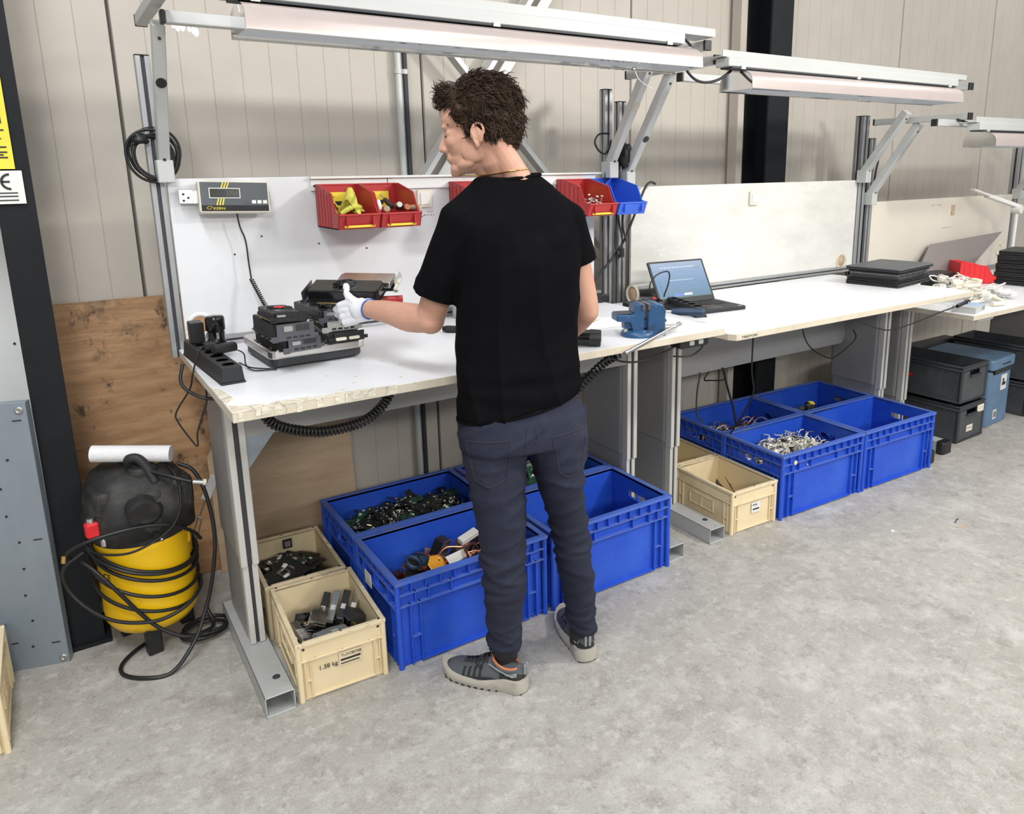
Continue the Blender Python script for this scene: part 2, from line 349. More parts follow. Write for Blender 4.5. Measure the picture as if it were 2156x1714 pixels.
# ------------------------------------------------------------------ wall services: conduits and bracing
def conduit(x, r, label):
    t = thing('conduit', label, 'pipe', (x, WY-.03, 0)); MB().cyl((0, 0, 0), (0, 0, 4.2), r, 16).build('pipe', 'frame' if r > .012 else 'dark_grey', t)
    for z in (.8, 2.05): MB().cyl((0, 0, z), (0, 0, z+.02), r+.003, 16).build('clip', 'frame', t)
conduit(.985, .015, 'light grey conduit pipe running up the wall, left one of the pair'); conduit(1.016, .011, 'thin dark conduit pipe running up the wall beside the light grey one')
b = MB().bar((.75, .84, 1.18), (1.86, .84, 2.72), .022, .075, (0, 1, 0)).bar((.83, .86, 1.14), (1.92, .86, 2.66), .05, .012, (0, 1, 0)).build('bracing_bar', 'frame')
tag(b, 'grey diagonal brace rising to the right on the wall behind the man', 'brace')
b = MB().bar((1.02, .80, 2.33), (2.05, .80, 1.22), .022, .06, (0, 1, 0)).build('bracing_bar', 'frame')
tag(b, 'grey diagonal brace falling to the right on the wall behind the man', 'brace')

g = MB()
for k, (x, z) in enumerate([(.10, 2.178), (.115, 2.171), (.132, 2.176), (.155, 2.169), (.170, 2.165), (.178, 2.161)]): g.lathe([(.007+.002*(k % 3), 0), (.004, .0008)], 9, 0, Matrix.Translation((x, WY-.0002, z)) @ Matrix.Rotation(R(90), 4, 'X') @ Matrix.Scale(1.6, 4, (0, 1, 0)))
g.build('adhesive_residue', 'white_panel', wall)['kind'] = 'stuff'
# ================================================================== WORKBENCHES
def leg(t, x, y0=.05, y1=.40, zt=.95, zs=.38, extra=None):
    g = MB()
    g.rbox((x-.030, y0+.03, zs), (x+.030, y1, zt), .028, 0, seg=6)
    lg = g.build('leg', 'legpaint', t, smooth=False)
    p = MB(); p.box((x-.028, y0-.002, zs-.02), (x-.008, y0+.034, zt), 0).box((x+.008, y0-.002, zs-.02), (x+.028, y0+.034, zt), 0).box((x-.009, y0+.006, zs-.02), (x+.009, y0+.034, zt), 1)
    p.build('front_profile', ['alu_light', 'alu_dark'], lg, bevel=.0015)
    g = MB().rbox((x-.024, y0+.035, .07), (x+.024, y1-.012, zs+.02), .022, 0, seg=6)
    lo = g.build('lower_leg', 'legpaint', t, smooth=False)
    p = MB(); p.box((x-.024, y0+.006, .07), (x-.006, y0+.040, zs+.02), 0).box((x+.006, y0+.006, .07), (x+.024, y0+.040, zs+.02), 0).box((x-.007, y0+.014, .07), (x+.007, y0+.04, zs+.02), 1)
    p.build('front_profile', ['alu_light', 'alu_dark'], lo, bevel=.001)
    return lg
def foot(t, x, yf=-.25, yb=.44, cap=False, w=.045, h=.068):
    g = MB()
    g.box((x-w, yf, h-.004), (x+w, yb, h)); g.box((x-w, yf, 0), (x-w+.004, yb, h)); g.box((x+w-.004, yf, 0), (x+w, yb, h))
    g.box((x-w, yf, 0), (x+w, yf+.14, .004)); g.box((x-w, yb-.004, 0), (x+w, yb, h))
    f = g.build('foot', 'footpaint', t, bevel=.0015)
    MB().lathe([(.012, h), (.012, h+.0015), (.006, h+.0018)], 14, 0, Matrix.Translation((x+.012, yf+.09, 0))).build('bolt', 'dark_grey', f)
    if cap:
        MB().rbox((x-w-.003, yf-.045, 0), (x+w+.003, yf+.01, h+.004), .02, 0, ax=2).build('end_cap', 'cap', f, bevel=.006)
    return f
def post(t, x, y, zt, z0=0.45, s=.044, name='post'):
    g = MB(); h = s/2; c = s*.37
    for a, b in ((-1, -1), (1, -1), (1, 1), (-1, 1)):
        x0, x1 = sorted((x+a*h, x+a*(h-c))); y0, y1 = sorted((y+b*h, y+b*(h-c))); g.box((x0, y0, z0), (x1, y1, zt), 0)
    g.box((x-h+.006, y-h+.006, z0), (x+h-.006, y+h-.006, zt-.001), 1)
    p = g.build(name, ['alu', 'alu_dark'], t, bevel=.001)
    MB().rbox((x-h, y-h, zt), (x+h, y+h, zt+.004), .006).build('end_cap', 'cap', p)
    return p
def strut(t, x, b, tp, wd=.036, dp=.045, disc=None, dm='cap'):
    B, T_ = Vector((x, b[0], b[1])), Vector((x, tp[0], tp[1]))
    s_ = MB().bar(B, T_, dp, wd, (1, 0, 0)).build('strut', 'frame', t, bevel=.003)
    d = (T_-B).normalized(); nrm = Vector((1, 0, 0)).cross(d).normalized()
    if nrm.y > 0: nrm = -nrm
    for k, (u, mt) in enumerate(disc or []):
        c = B.lerp(T_, u)+nrm*(dp/2); MB().cyl(c, c+nrm*.003, .016, 20).build('plug', mt, s_)
    q = B.lerp(T_, .0)
    MB().box((x-.026, b[0]-.04, b[1]-.055), (x+.026, b[0]+.03, b[1]+.02)).build('bracket', 'fascia', s_, bevel=.003)
    for k in (.08, .92):
        c = B.lerp(T_, k)+nrm*(dp/2); MB().cyl(c, c+nrm*.004, .005, 8).build('screw', 'dark_grey', s_)
    return s_
def arm(t, x, y0, y1, z, s=.036, h=.036):
    a = MB().box((x-s/2, y0, z-h/2), (x+s/2, y1, z+h/2)).build('cantilever_arm', 'frame', t, bevel=.003)
    MB().box((x-s/2-.001, y0-.012, z-h/2-.001), (x+s/2+.001, y0, z+h/2+.001)).build('end_cap', 'cap', a, bevel=.002)
    MB().box((x-s/2-.001, y1, z-h/2-.001), (x+s/2+.001, y1+.01, z+h/2+.001)).build('end_cap', 'cap', a, bevel=.002)
def xbar(t, x0, x1, y, z, s=.034, h=.036, name='cross_bar'):
    a = MB().box((x0, y-s/2, z-h/2), (x1, y+s/2, z+h/2)).build(name, 'frame', t, bevel=.003)
    MB().box((x0-.012, y-s/2-.001, z-h/2-.001), (x0, y+s/2+.001, z+h/2+.001)).build('end_cap', 'cap', a, bevel=.002)
    MB().box((x1, y-s/2-.001, z-h/2-.001), (x1+.012, y+s/2+.001, z+h/2+.001)).build('end_cap', 'cap', a, bevel=.002)
def table(t, x0, x1, y0, y1, z, th=.027, cham=.0, edge='lam_edge', top='laminate'):
    if cham: pts = [(x0, y0+cham), (x0+cham*.6, y0), (x1, y0), (x1, y1), (x0, y1)]
    else: pts = [(x0, y0), (x1, y0), (x1, y1), (x0, y1)]
    g = MB(); g.prism(pts, 2, z-th, z, 1); g.m[1] = 0
    return g.build('tabletop', [top, edge], t, bevel=.0015)
# ---- bench 1
B1 = thing('workbench', 'nearest white workbench with chipped front corner, red bins and parts scale', 'workbench', (0, 0, 0), group=None)
top1 = table(B1, -.0624, 1.756, -.37, .544, 1.012)
g = MB(); rr = random.Random(5)
pts = [(-.0626, -.3705)]; 
for k in range(1, 15): pts.append((-.0626+k*.032, -.3705+.0001*k))
edge_ = []
for k in range(15): edge_.append((-.0626+.448-k*.032, -.3705+(.006+.0035*k if k < 11 else .045+(k-11)*.016)*rr.uniform(.6, 1.3)))
poly = pts[:1]+[(-.0626+.45, -.3705)]+edge_[1:]+[(-.030, -.22), (-.040, -.12), (-.0626, -.06)]
g.prism(poly, 2, 1.0119, 1.0132); g.build('worn_corner', 'chip', top1)
g = MB()
for k in range(9):
    x = -.05+k*.05+rr.uniform(-.01, .01); w_ = rr.uniform(.012, .04)
    g.prism([(x, -.3712), (x+w_, -.3712), (x+w_*.8, -.366), (x+.004, -.365)], 2, 1.012-.027+rr.uniform(0, .012), 1.0136)
g.build('edge_splinters', 'chip', top1)['kind'] = 'stuff'
g = MB()
for k, (x, y) in enumerate([(.33, -.2), (.30, -.27), (.5, -.14), (.47, -.06), (.25, -.32), (.44, -.29), (.70, -.21), (.72, -.19), (.87, -.30), (.26, -.14)]):
    g.lathe([(.006, 0), (.004, .0006)], 8, 0, Matrix.Translation((x, y, 1.0121)))
g.build('stain', 'lam_edge', top1)['kind'] = 'stuff'
leg(B1, .012); leg(B1, 1.64)
foot(B1, .004, -.25, .40); foot(B1, 1.64, -.25, .40)
MB().box((.03, .055, .80), (1.62, .075, .985)).build('apron', 'legpaint', B1)
MB().box((.03, .42, .80), (1.62, .44, .985)).build('apron', 'legpaint', B1)
g = MB().prism([(.80, .04), (.80, .13), (.69, .04)], 1, .058, .064).build('gusset_plate', 'sheet', B1)
post(B1, -.063, .56, 2.012, z0=.985); post(B1, 1.885, .56, 1.99)
MB().box((1.62, .535, .9), (1.90, .55, .93)).build('post_bracket', 'frame', B1)
bd = MB().box((-.035, .54, 1.047), (1.80, .556, 1.613)).build('back_board', 'board', B1, bevel=.002)
g = MB().box((-.03, .526, 1.013), (1.83, .56, 1.026), 0).box((-.03, .532, 1.026), (1.83, .56, 1.034), 1).box((-.03, .526, 1.034), (1.83, .56, 1.047), 0).build('bottom_rail', ['alu', 'alu_dark'], B1)
MB().box((.455, .528, 1.560), (.758, .5398, 1.604)).build('hanging_strip', 'white_panel', B1, bevel=.001)
MB().box((.762, .528, 1.560), (1.80, .5398, 1.604)).build('hanging_strip', 'white_panel', B1, bevel=.001)
MB().box((.452, .515, 1.604), (1.83, .556, 1.613)).build('top_ledge', 'white', B1, bevel=.001)
for x, z in ((.465, 1.578), (.745, 1.578), (.775, 1.578), (1.77, 1.58), (.26, 1.40), (.47, 1.36), (.66, 1.33), (.16, 1.34), (1.3, 1.4)):
    MB().cyl((x, .5275 if z > 1.5 else .539, z), (x, .526 if z > 1.5 else .5375, z), .0035, 8).build('screw', 'dark_grey', bd)
# tape ring round the cable hole
MB().lathe([(.046, 0), (.046, .003), (.031, .003), (.031, 0)], 28, 0, Matrix.Translation((.017, .5402, 1.095)) @ Matrix.Rotation(R(90), 4, 'X'), cap=False).build('tape_ring', 'white', bd)
MB().lathe([(.0305, 0), (.0305, .0015)], 24, 0, Matrix.Translation((.017, .5402, 1.095)) @ Matrix.Rotation(R(90), 4, 'X')).build('cable_hole', 'ply1', bd)
g = MB()
for x0, z0, x1, z1 in ((.885, 1.44, .895, 1.447), (.895, 1.447, .905, 1.443), (.905, 1.443, .925, 1.452), (.93, 1.449, .937, 1.4495), (.945, 1.449, .952, 1.450), (.935, 1.462, .941, 1.4625), (.948, 1.462, .955, 1.463), (.958, 1.449, .963, 1.449)):
    g.bar((x0, .5395, z0), (x1, .5395, z1), .0022, .0006, (0, 1, 0))
g.build('pen_scribble', 'ink', bd)
strut(B1, -.04, (.525, 1.655), (.275, 2.075), disc=[(.63, 'cap')])
strut(B1, 1.86, (.50, 1.64), (.215, 2.075), disc=[(.62, 'lam_edge')])
arm(B1, -.05, -.10, .56, 2.125); arm(B1, 1.88, -.098, .45, 2.098)
xbar(B1, -.03, 1.87, .20, 2.078)
# ---- bench 2
B2 = thing('workbench', 'middle white workbench with the open laptop and stained back board', 'workbench', (0, 0, 0))
top2 = table(B2, 1.806, 3.599, -.37, .50, .977, cham=.03)
leg(B2, 1.90, zt=.95); leg(B2, 3.52, zt=.95)
foot(B2, 1.90, -.235, .40); foot(B2, 3.52, -.23, .40, cap=True)
g = MB().rbox((1.94, .305, .595), (3.49, .312, .95), .04, 0, ax=1).build('modesty_panel', 'legpaint', B2)
g2 = MB()
for sx in range(7):
    for i in range(12):
        for j in range(7):
            x = 1.99+sx*.215+i*.0115+j*.003; z = .83-j*.013
            g2.cbox((x, .3045, z), (.005, .001, .003))
g2.build('perforations', 'ink', g)['kind'] = 'stuff'
MB().box((1.93, .42, .80), (3.50, .44, .95)).build('apron', 'legpaint', B2)
post(B2, 1.972, .56, 1.938); post(B2, 3.885, .56, 1.922, s=.06)
bd2 = MB().box((2.03, .54, 1.01), (3.85, .556, 1.54)).build('back_board', 'board_old', B2, bevel=.002)
MB().box((2.02, .52, .978), (3.86, .56, .990), 0).box((2.02, .528, .990), (3.86, .56, .998), 1).box((2.02, .52, .998), (3.86, .56, 1.01), 0).build('bottom_rail', ['alu', 'alu_dark'], B2)
strut(B2, 1.955, (.49, 1.595), (.185, 2.035), disc=[(.40, 'dark_grey')])
strut(B2, 3.85, (.505, 1.58), (.25, 1.93), wd=.045)
arm(B2, 1.975, -.06, .50, 2.055); arm(B2, 3.85, -.10, .45, 2.035)
xbar(B2, 2.025, 3.87, .20, 2.018)
# tape ring at the right end of board 2
MB().lathe([(.05, 0), (.05, .004), (.034, .004), (.034, 0)], 28, 0, Matrix.Translation((3.735, .5395, 1.045)) @ Matrix.Rotation(R(90), 4, 'X'), cap=False).build('tape_ring', 'lam_edge', bd2)
MB().lathe([(.0335, .0), (.0335, .0012), (.0001, .0012)], 24, 0, Matrix.Translation((3.735, .5398, 1.045)) @ Matrix.Rotation(R(90), 4, 'X'), cap=False).build('cable_hole', 'ply2', bd2)
text('TRESTON', .013, 'ink', top2, (1.852, -.3708, .9575), FR, sx=1.6)
# ---- bench 3
B3 = thing('workbench', 'far right workbench set lower, with white adapters and a red bin on it', 'workbench', (0, 0, 0))
table(B3, 3.625, 5.55, -.37, .50, .841)
leg(B3, 3.745, zt=.81, zs=.27); foot(B3, 3.745, -.20, .40, cap=True); leg(B3, 5.40, zt=.81, zs=.27); foot(B3, 5.40, -.20, .40, cap=True)
MB().rbox((3.8, -.30, .775), (3.98, -.10, .812), .02, 0, ax=1).build('control_box', 'frame', B3)
post(B3, 3.985, .56, 1.79); post(B3, 5.85, .56, 1.767, s=.06)
bd3 = MB().box((4.02, .54, .875), (5.80, .556, 1.40)).build('back_board', 'board_cream', B3, bevel=.002)
MB().box((4.02, .53, .842), (5.80, .56, .875)).build('bottom_rail', 'alu', B3)
strut(B3, 3.95, (.52, 1.44), (.23, 1.865), wd=.045); strut(B3, 5.82, (.52, 1.42), (.25, 1.80))
arm(B3, 3.93, -.07, .50, 1.885); arm(B3, 5.82, -.07, .5, 1.86)
xbar(B3, 3.72, 5.8, -.0, 1.85)
# ------------------------------------------------------------------ LIGHT FIXTURES
def fixture(label, x0, x1, yc, zl, za, fx0, fx1, fz0, fz1, sx1, lamp=True, shelf=.03):
    t = thing('light_fixture', label, 'lamp', ((x0+x1)/2, yc, zl)); ox, oy, oz = (x0+x1)/2, yc, zl
    x0 -= ox; x1 -= ox; fx0 -= ox; fx1 -= ox; sx1 -= ox; za -= oz; fz0 -= oz; fz1 -= oz
    w_ = .09; H_ = za
    def pr_(w2, h2, n=14): return [(w2*math.sin(a), h2*(math.cos(a))**.55 if math.cos(a) > 0 else 0) for a in [R(-90+180*k/n) for k in range(n+1)]]
    n = 14
    for nm, ww, hh, mt, fl in (('reflector', w_, H_, 'reflector', 1), ('inner_reflector', w_-.003, H_-.003, 'chrome', -1)):
        P = pr_(ww, hh); vs = [(x, y, z) for x in (x0, x1) for y, z in P]; m_ = n+1
        fs = [(k, k+1, m_+k+1, m_+k) if fl < 0 else (k, m_+k, m_+k+1, k+1) for k in range(n)]
        g = MB(); g.add(vs, fs, 0, True); o = g.build(nm, mt, t)
    # turned-in lips
    MB().box((x0, -w_-.001, -.002), (x1, -w_+.012, .0015)).box((x0, w_-.012, -.002), (x1, w_+.001, .0015)).build('lip', 'chrome', t)
    for s_, xx in ((-1, x0), (1, x1)):
        g = MB(); g.prism([(-.028, H_+.004), (.028, H_+.004), (.036, H_-.03), (-.036, H_-.03)], 0, xx-.001, xx+.001); g.prism([(y*.99, z*.99) for y, z in pr_(w_, H_)] , 0, xx+s_*.0-.0008, xx+.0008)
        g.build('end_plate', 'chrome', t)
    MB().box((fx0, -.045, fz0), (fx1, .03, fz1)).build('housing', 'fascia', t, bevel=.003)
    MB().box((fx0-.02, -.03, fz1+.001), (sx1, -.026, fz1+shelf)).box((fx0-.02, -.026, fz1+.001), (sx1, .08, fz1+.005)).build('shelf_angle', 'fascia', t)
    MB().box((fx0+.02, -.0455, fz0-.006), (fx1-.02, .02, fz0)).build('shadow_gap', 'dark_grey', t)
    for x in (fx0+.08, (fx0+fx1)/2, fx1-.08): MB().box((x-.012, -.05, fz0-.008), (x+.012, -.044, fz0+.006)).build('clip', 'frame', t)
    if lamp:
        MB().cyl((x0+.06, 0, .035), (x1-.06, 0, .035), .013, 12).build('fluorescent_tube', 'tube_cool' if yc == -.135 else 'tube', t)
    return t
L1 = fixture('long mirrored bench light above the man', .10, 1.74, -.135, 1.992, 2.072, .06, 1.69, 2.078, 2.118, 1.86)
L2 = fixture('second mirrored bench light, above the middle workbench', 2.02, 3.585, -.13, 1.932, 2.012, 1.93, 3.60, 2.016, 2.052, 3.70, shelf=.026)
L3 = fixture('bench light at the far right with white top rail', 3.95, 5.6, -.13, 1.72, 1.80, 3.86, 5.65, 1.805, 1.845, 5.7)
# ================================================================== CRATES
def frame_wall(g, axis, L, H, t, hole=None, band=(.85, .72), cols=(.0, .12), nd=11, mi=0, ri=1, pos=0, inward=1, depth=.018, tall=True):
    """one crate wall in the plane axis (0: wall runs along x at y=pos, outside towards -inward); ribs stand out to the rim"""
    def B(u0, u1, z0, z1, d0, d1, m_):
        lo, hi = sorted((pos+inward*d0, pos+inward*d1))
        if axis == 0: g.box((u0, lo, z0), (u1, hi, z1), m_)
        else: g.box((lo, u0, z0), (hi, u1, z1), m_)
    d = depth
    if hole:
        h0, h1, z0, z1 = hole
        B(d, h0, 0, H-.004, d, d+t, mi); B(h1, L-d, 0, H-.004, d, d+t, mi); B(h0, h1, 0, z0, d, d+t, mi); B(h0, h1, z1, H-.004, d, d+t, mi)
        # rounded lower lip of the handle
        n = 8
        for k in range(n):
            u0 = h0+(h1-h0)*k/n; u1 = h0+(h1-h0)*(k+1)/n; c = abs((k+.5)/n-.5)*2; B(u0, u1, z0-.001, z0+.012*c**3, d-.004, d+t, mi)
        B(h0-.004, h1+.004, z0-.005, z0, d-.012, d+t+.002, mi)
    else: B(d, L-d, 0, H-.004, d, d+t, mi)
    e = 0 if axis == 0 else d+t+.0003
    B(e, L-e, H-.012, H-(0 if axis == 0 else .0004), 0, d+t, ri)                 # rim
    zb, zc = H*band[0], H*band[1]
    e = .004 if axis == 0 else d+.0003
    B(e, L-e, zb-.004, zb-(0 if axis == 0 else .0004), 0.002, d, ri); B(e, L-e, zc-.004, zc-(0 if axis == 0 else .0004), 0.002, d, ri)
    for k in (range(nd+1) if axis == 0 else range(1, nd)):
        u = .004+(L-.008)*k/nd; B(u-.002 if k else u, u+.002 if k < nd else u, zb, H-.012, .003, d, mi)
    for f in ((.12, .20, .34, .66, .80, .88) if nd > 7 else (.2, .5, .8)):
        u = L*f; B(u-.002, u+.002, zc, zb, .003, d, mi)
    if tall:
        for u in (L*.085, L*.145, L*(1-.145), L*(1-.085)): B(u-.002, u+.002, .006, zc, .003, d, mi)
        for u0, u1 in ((L*.085, L*.145), (L*(1-.145), L*(1-.085))): B(u0, u1, H*.33, H*.33+.004, .003, d, ri)
        B(L*.145, L*(1-.145), .006, .012, .006, d, mi)
def blue_crate(handles=True):
    L_, D_, H_ = .594, .394, .32; t = thing('storage_crate', '', 'crate'); g = MB()
    for ps, iw in ((0, 1), (D_, -1)): frame_wall(g, 0, L_, H_, .003, None, pos=ps, inward=iw)
    for ps, iw in ((0, 1), (L_, -1)): frame_wall(g, 1, D_, H_, .003, (D_*.36, D_*.64, H_*.70, H_*.80), band=(.86, .68), nd=7, pos=ps, inward=iw, tall=True)
    g.box((.014, .014, .012), (L_-.014, D_-.014, .018)); 
    for x in (0, L_):
        for y in (0, D_):
            a, b = (0, .05) if x == 0 else (L_-.05, L_); c, d = (0, .05) if y == 0 else (D_-.05, D_)
            g.rbox((a+(.001 if x == 0 else .030), c+(.001 if y == 0 else .030), 0), (b-(.030 if x == 0 else .001), d-(.030 if y == 0 else .001), H_-.012), .012, 0)
    s_ = g.build('shell', ['blue', 'bluerim'], t, bevel=.0012)
    f = MB().box((.03, .03, 0), (L_-.03, D_-.03, .012)).build('base', 'blue', t)
    q = MB()
    for x in (.022, L_-.022): q.lathe([(.0035, 0), (.0035, .001)], 8, 0, Matrix.Translation((x, 0.0006, H_*.93)) @ Matrix.Rotation(R(90), 4, 'X')); q.lathe([(.0035, 0), (.0035, .001)], 8, 0, Matrix.Translation((x+.03 if x < .1 else x-.03, .014, .03)) @ Matrix.Rotation(R(90), 4, 'X'))
    q.build('drain_hole', 'ink', s_)
    return t
CL = (.61, .404)
def place(t, ox, oy, r, i, j, pitch):
    x, y = i*pitch[0], j*pitch[1]; t.location = (ox+x*math.cos(r)-y*math.sin(r), oy+x*math.sin(r)+y*math.cos(r), 0); t.rotation_euler = (0, 0, r); return t
bc = blue_crate(); bc['label'] = 'blue crate of copper pipes and heat sinks at the front, left of the man\'s legs'; place(bc, .383, -.273, 0, 0, 0, CL)
bcs = {(1, 0, 0): bc}
for k, i, j, lb_ in ((1, 1, 0, 'nearly empty blue crate at the front, directly behind the man\'s right foot'), (1, 0, 1, 'blue crate filled with a heap of dark circuit boards under the first bench'), (1, 1, 1, 'blue crate with upright green circuit boards at the back, behind the man\'s legs'),
                   (2, 0, 0, 'blue crate filled with white connector parts, front left under the middle bench'), (2, 1, 0, 'empty blue crate at the far right front under the middle bench'),
                   (2, 0, 1, 'blue crate with loose cables hanging in it, back left under the middle bench'), (2, 1, 1, 'blue crate with a few black and yellow parts, back right under the middle bench')):
    c = dup(bc, lb_); bcs[(k, i, j)] = c
    if k == 1: place(c, .383, -.273, 0, i, j, CL)
    else: place(c, 2.285, -.262, -.034, i, j, (.600, .39))
for c in bcs.values(): c['group'] = 'blue storage crates under the benches'
c = bcs[(2, 0, 0)]; d = MB().cyl((.085, .001, .275), (.085, -.001, .275), .011, 16).build('round_sticker', 'lam_edge', c)
d = MB().box((-.0, .20, .17), (.0, .26, .22)); d = MB().box((-.001, .23, .195), (.0015, .29, .245)).build('label_sticker', 'white', bc)
def cream_crate():
    L_, D_, H_ = .288, .394, .205; t = thing('storage_crate', '', 'crate'); g = MB()
    for ps, iw in ((0, 1), (D_, -1)):
        frame_wall(g, 0, L_, H_, .003, None, band=(.70, .69), nd=1, pos=ps, inward=iw, depth=.012, tall=True)
    for ps, iw in ((0, 1), (L_, -1)):
        frame_wall(g, 1, D_, H_, .003, None, band=(.74, .73), nd=1, pos=ps, inward=iw, depth=.012, tall=True)
        for z0, z1, u0, u1 in ((.060, .063, .13, .29), (.115, .118, .13, .29), (.060, .118, .13, .133), (.060, .118, .287, .29), (.060, .118, .209, .212)):
            lo, hi = sorted((ps+iw*.007, ps+iw*.013)); g.box((lo, u0, z0), (hi, u1, z1), 1)
    g.box((.008, .008, H_*.70), (L_-.008, .0125, H_-.012)); g.box((.008, D_-.0125, H_*.70), (L_-.008, D_-.008, H_-.012)); g.box((.008, .008, H_*.74), (.0125, D_-.008, H_-.012)); g.box((L_-.0125, .008, H_*.74), (L_-.008, D_-.008, H_-.012))
    g.box((.01, .01, .006), (L_-.01, D_-.01, .010))
    for a, b in ((0, .018), (L_-.018, L_)):
        for c, d in ((0, .018), (D_-.018, D_)): g.rbox((a, c, 0), (b, d, H_-.002), .008, 0)
    s_ = g.build('shell', ['cream', 'creamrim'], t, bevel=.001)
    q = MB()
    for x in (.02, L_-.02):
        for y in (.02, D_-.02): q.lathe([(.0045, 0), (.0045, .0008)], 8, 0, Matrix.Translation((x, y if 0 else (.011 if y < .1 else D_-.011), H_)))
    for y in (.011, D_-.011): q.lathe([(.0035, 0), (.0035, .0008)], 8, 0, Matrix.Translation((L_*.5, y, H_)))
    for x in (.025, L_-.025): q.lathe([(.0045, 0), (.0045, .0008)], 8, 0, Matrix.Translation((x, .0076, H_*.88)) @ Matrix.Rotation(R(90), 4, 'X'))
    q.build('rim_hole', 'ink', s_)
    return t
cc = cream_crate(); cc['label'] = 'cream crate of metal parts at the front left, marked 1.38 kg in pen'; cc['group'] = 'cream storage crates'
place(cc, .062, -.245, -.05, 0, 0, (.3, .4))
c2_ = dup(cc, 'cream crate of black circuit boards behind the one marked 1.38 kg'); c2_.location = (.068, .157, 0); c2_.rotation_euler = (0, 0, -.03)
c3_ = dup(cc, 'cream crate with a few green boards at the left end under the middle bench'); place(c3_, 1.990, -.232, -.042, 0, 0, (.3, .4))
c4_ = dup(cc, 'half hidden cream crate behind the one with green boards, middle bench'); place(c4_, 1.990, -.232, -.042, 0, 1, (.3, .4))
c5_ = dup(cc, 'cream crate corner cut off by the left edge of the picture'); c5_.location = (-.975, .028, 0); c5_.rotation_euler = (0, 0, 0)
s_ = MB().box((.132, .0065, .085), (.205, .0075, .130)).build('paper_label', 'creamrim', cc)
text('TLOCB0768', .0125, 'ink', s_, (.138, .0060, .115), FR); MB().box((.136, .0058, .100), (.200, .0062, .107)).build('label_bar', 'ink', s_)
MB().box((.136, .0058, .089), (.196, .0062, .093)).build('label_bar', 'ink', s_)
text('1.38 kg', .021, 'ink', cc, (.066, .0072, .092), (R(90), R(0), 0), name='pen_writing')
s_ = MB().box((.13, .0065, .075), (.185, .0075, .125)).build('paper_label', 'white', c3_)
text('7M50', .013, 'ink', s_, (.135, .0060, .108), FR); MB().box((.138, .0058, .088), (.178, .0062, .095)).build('label_bar', 'ink', s_)
# ================================================================== THE MAN
from mathutils.bvhtree import BVHTree
E1 = Vector((.834, -.551, 0)); E2 = Vector((.551, .834, 0)); P0 = Vector((.80, -.50, 0))
def W(a, d, z): return P0+E1*a+E2*d+Vector((0, 0, z))
def Q(a0, z0, d):
    k = 1+d/2.252; return Vector((.0446+(a0-.0446)*k, d, 1.6175+(z0-1.6175)*k))
def QW(a0, z0, d): return W(*Q(a0, z0, d))
M['skin'] = layered('skin', (.56, .30, .21), .5, [((.64, .39, .29), 9, .4, .7, one, 'n', .5), ((.50, .22, .16), 30, .55, .75, one, 'n', .35)], bump=.05, bscale=220, spec=.35)
M['hair'] = mat('dark_brown_hair', (.040, .022, .013), .55, var=.5, scale=60, spec=.22)
M['shirt'] = layered('black_cotton', (.0045, .0045, .0055), .85, [((.010, .010, .011), 5, .5, .8, one, 'n', .5), ((.05, .045, .035), 7, .69, .80, (1, 1, 2.5), 'n', .22)], bump=.12, bscale=500, spec=.04)
M['jeans'] = layered('dark_navy_denim', (.022, .025, .044), .8, [((.040, .044, .068), 7, .5, .75, one, 'n', .6), ((.02, .022, .035), 4, .45, .7, (1, 1, .6), 'n', .5)], bump=.15, bscale=600, spec=.2)
M['stitch'] = mat('denim_stitching', (.02, .022, .035), .8)
M['glove'] = mat('white_knit_glove', (.76, .76, .80), .85, bump=.3, bscale=500, var=.03)
M['glove_cuff'] = mat('blue_glove_band', (.06, .17, .60), .7)
M['sole'] = layered('dusty_sole_foam', (.42, .39, .33), .8, [((.24, .20, .15), 25, .5, .72, one, 'n', .6)])
M['shoegrey'] = mat('grey_shoe_mesh', (.085, .095, .10), .75, bump=.3, bscale=500, var=.1)
M['shoeblack'] = mat('black_shoe_overlay', (.018, .019, .021), .6)
M['orange'] = mat('orange_lining', (.55, .17, .07), .7)
M['greysuede'] = mat('light_grey_trim', (.24, .26, .26), .7)
def ell(g, c, r, rot=None, n=16):
    T = Matrix.Translation(Vector(c)) @ (rot.to_4x4() if rot else Matrix.Identity(4)) @ Matrix.Diagonal((*r, 1))
    prof = [(math.sin(math.pi*k/10)+1e-5, -math.cos(math.pi*k/10)) for k in range(11)]
    g.lathe(prof, n, 0, T, cap=False); return g
def limb(g, pts, rs, n=16, ends=True):
    """rounded tapering tube through points with radii (r or (ra, rb, dir))"""
    C = [Vector(p) for p in pts]; g.tube(C, list(rs), n, cap=True)
    if ends: ell(g, C[0], (rs[0],)*3, n=12); ell(g, C[-1], (rs[-1],)*3, n=12)
    return g
def smoothpts(pts, rs, n=5):
    c = curve(pts, n); o = []
    for i in range(len(rs)-1):
        for k in range(n):
            t = k/n; t = t*t*(3-2*t)*.5+t*.5; o.append(rs[i]*(1-t)+rs[i+1]*t)
    o.append(rs[-1]); return c, o
def loftrings(g, st, n=28, e=2.2, cap=True):
    """st: list of (centre, udir*half, vdir*half)"""
    vs = []
    for c, u, v in st:
        for j in range(n):
            t = 2*math.pi*j/n; ct, s_ = math.cos(t), math.sin(t)
            vs.append(c+u*math.copysign(abs(ct)**(2/e), ct)+v*math.copysign(abs(s_)**(2/e), s_))
    fs = []
    for i in range(len(st)-1): fs += [(i*n+j, i*n+(j+1) % n, (i+1)*n+(j+1) % n, (i+1)*n+j) for j in range(n)]
    if cap: fs += [list(range(n))[::-1], list(range((len(st)-1)*n, len(st)*n))]
    g.add(vs, fs, 0, True); return g
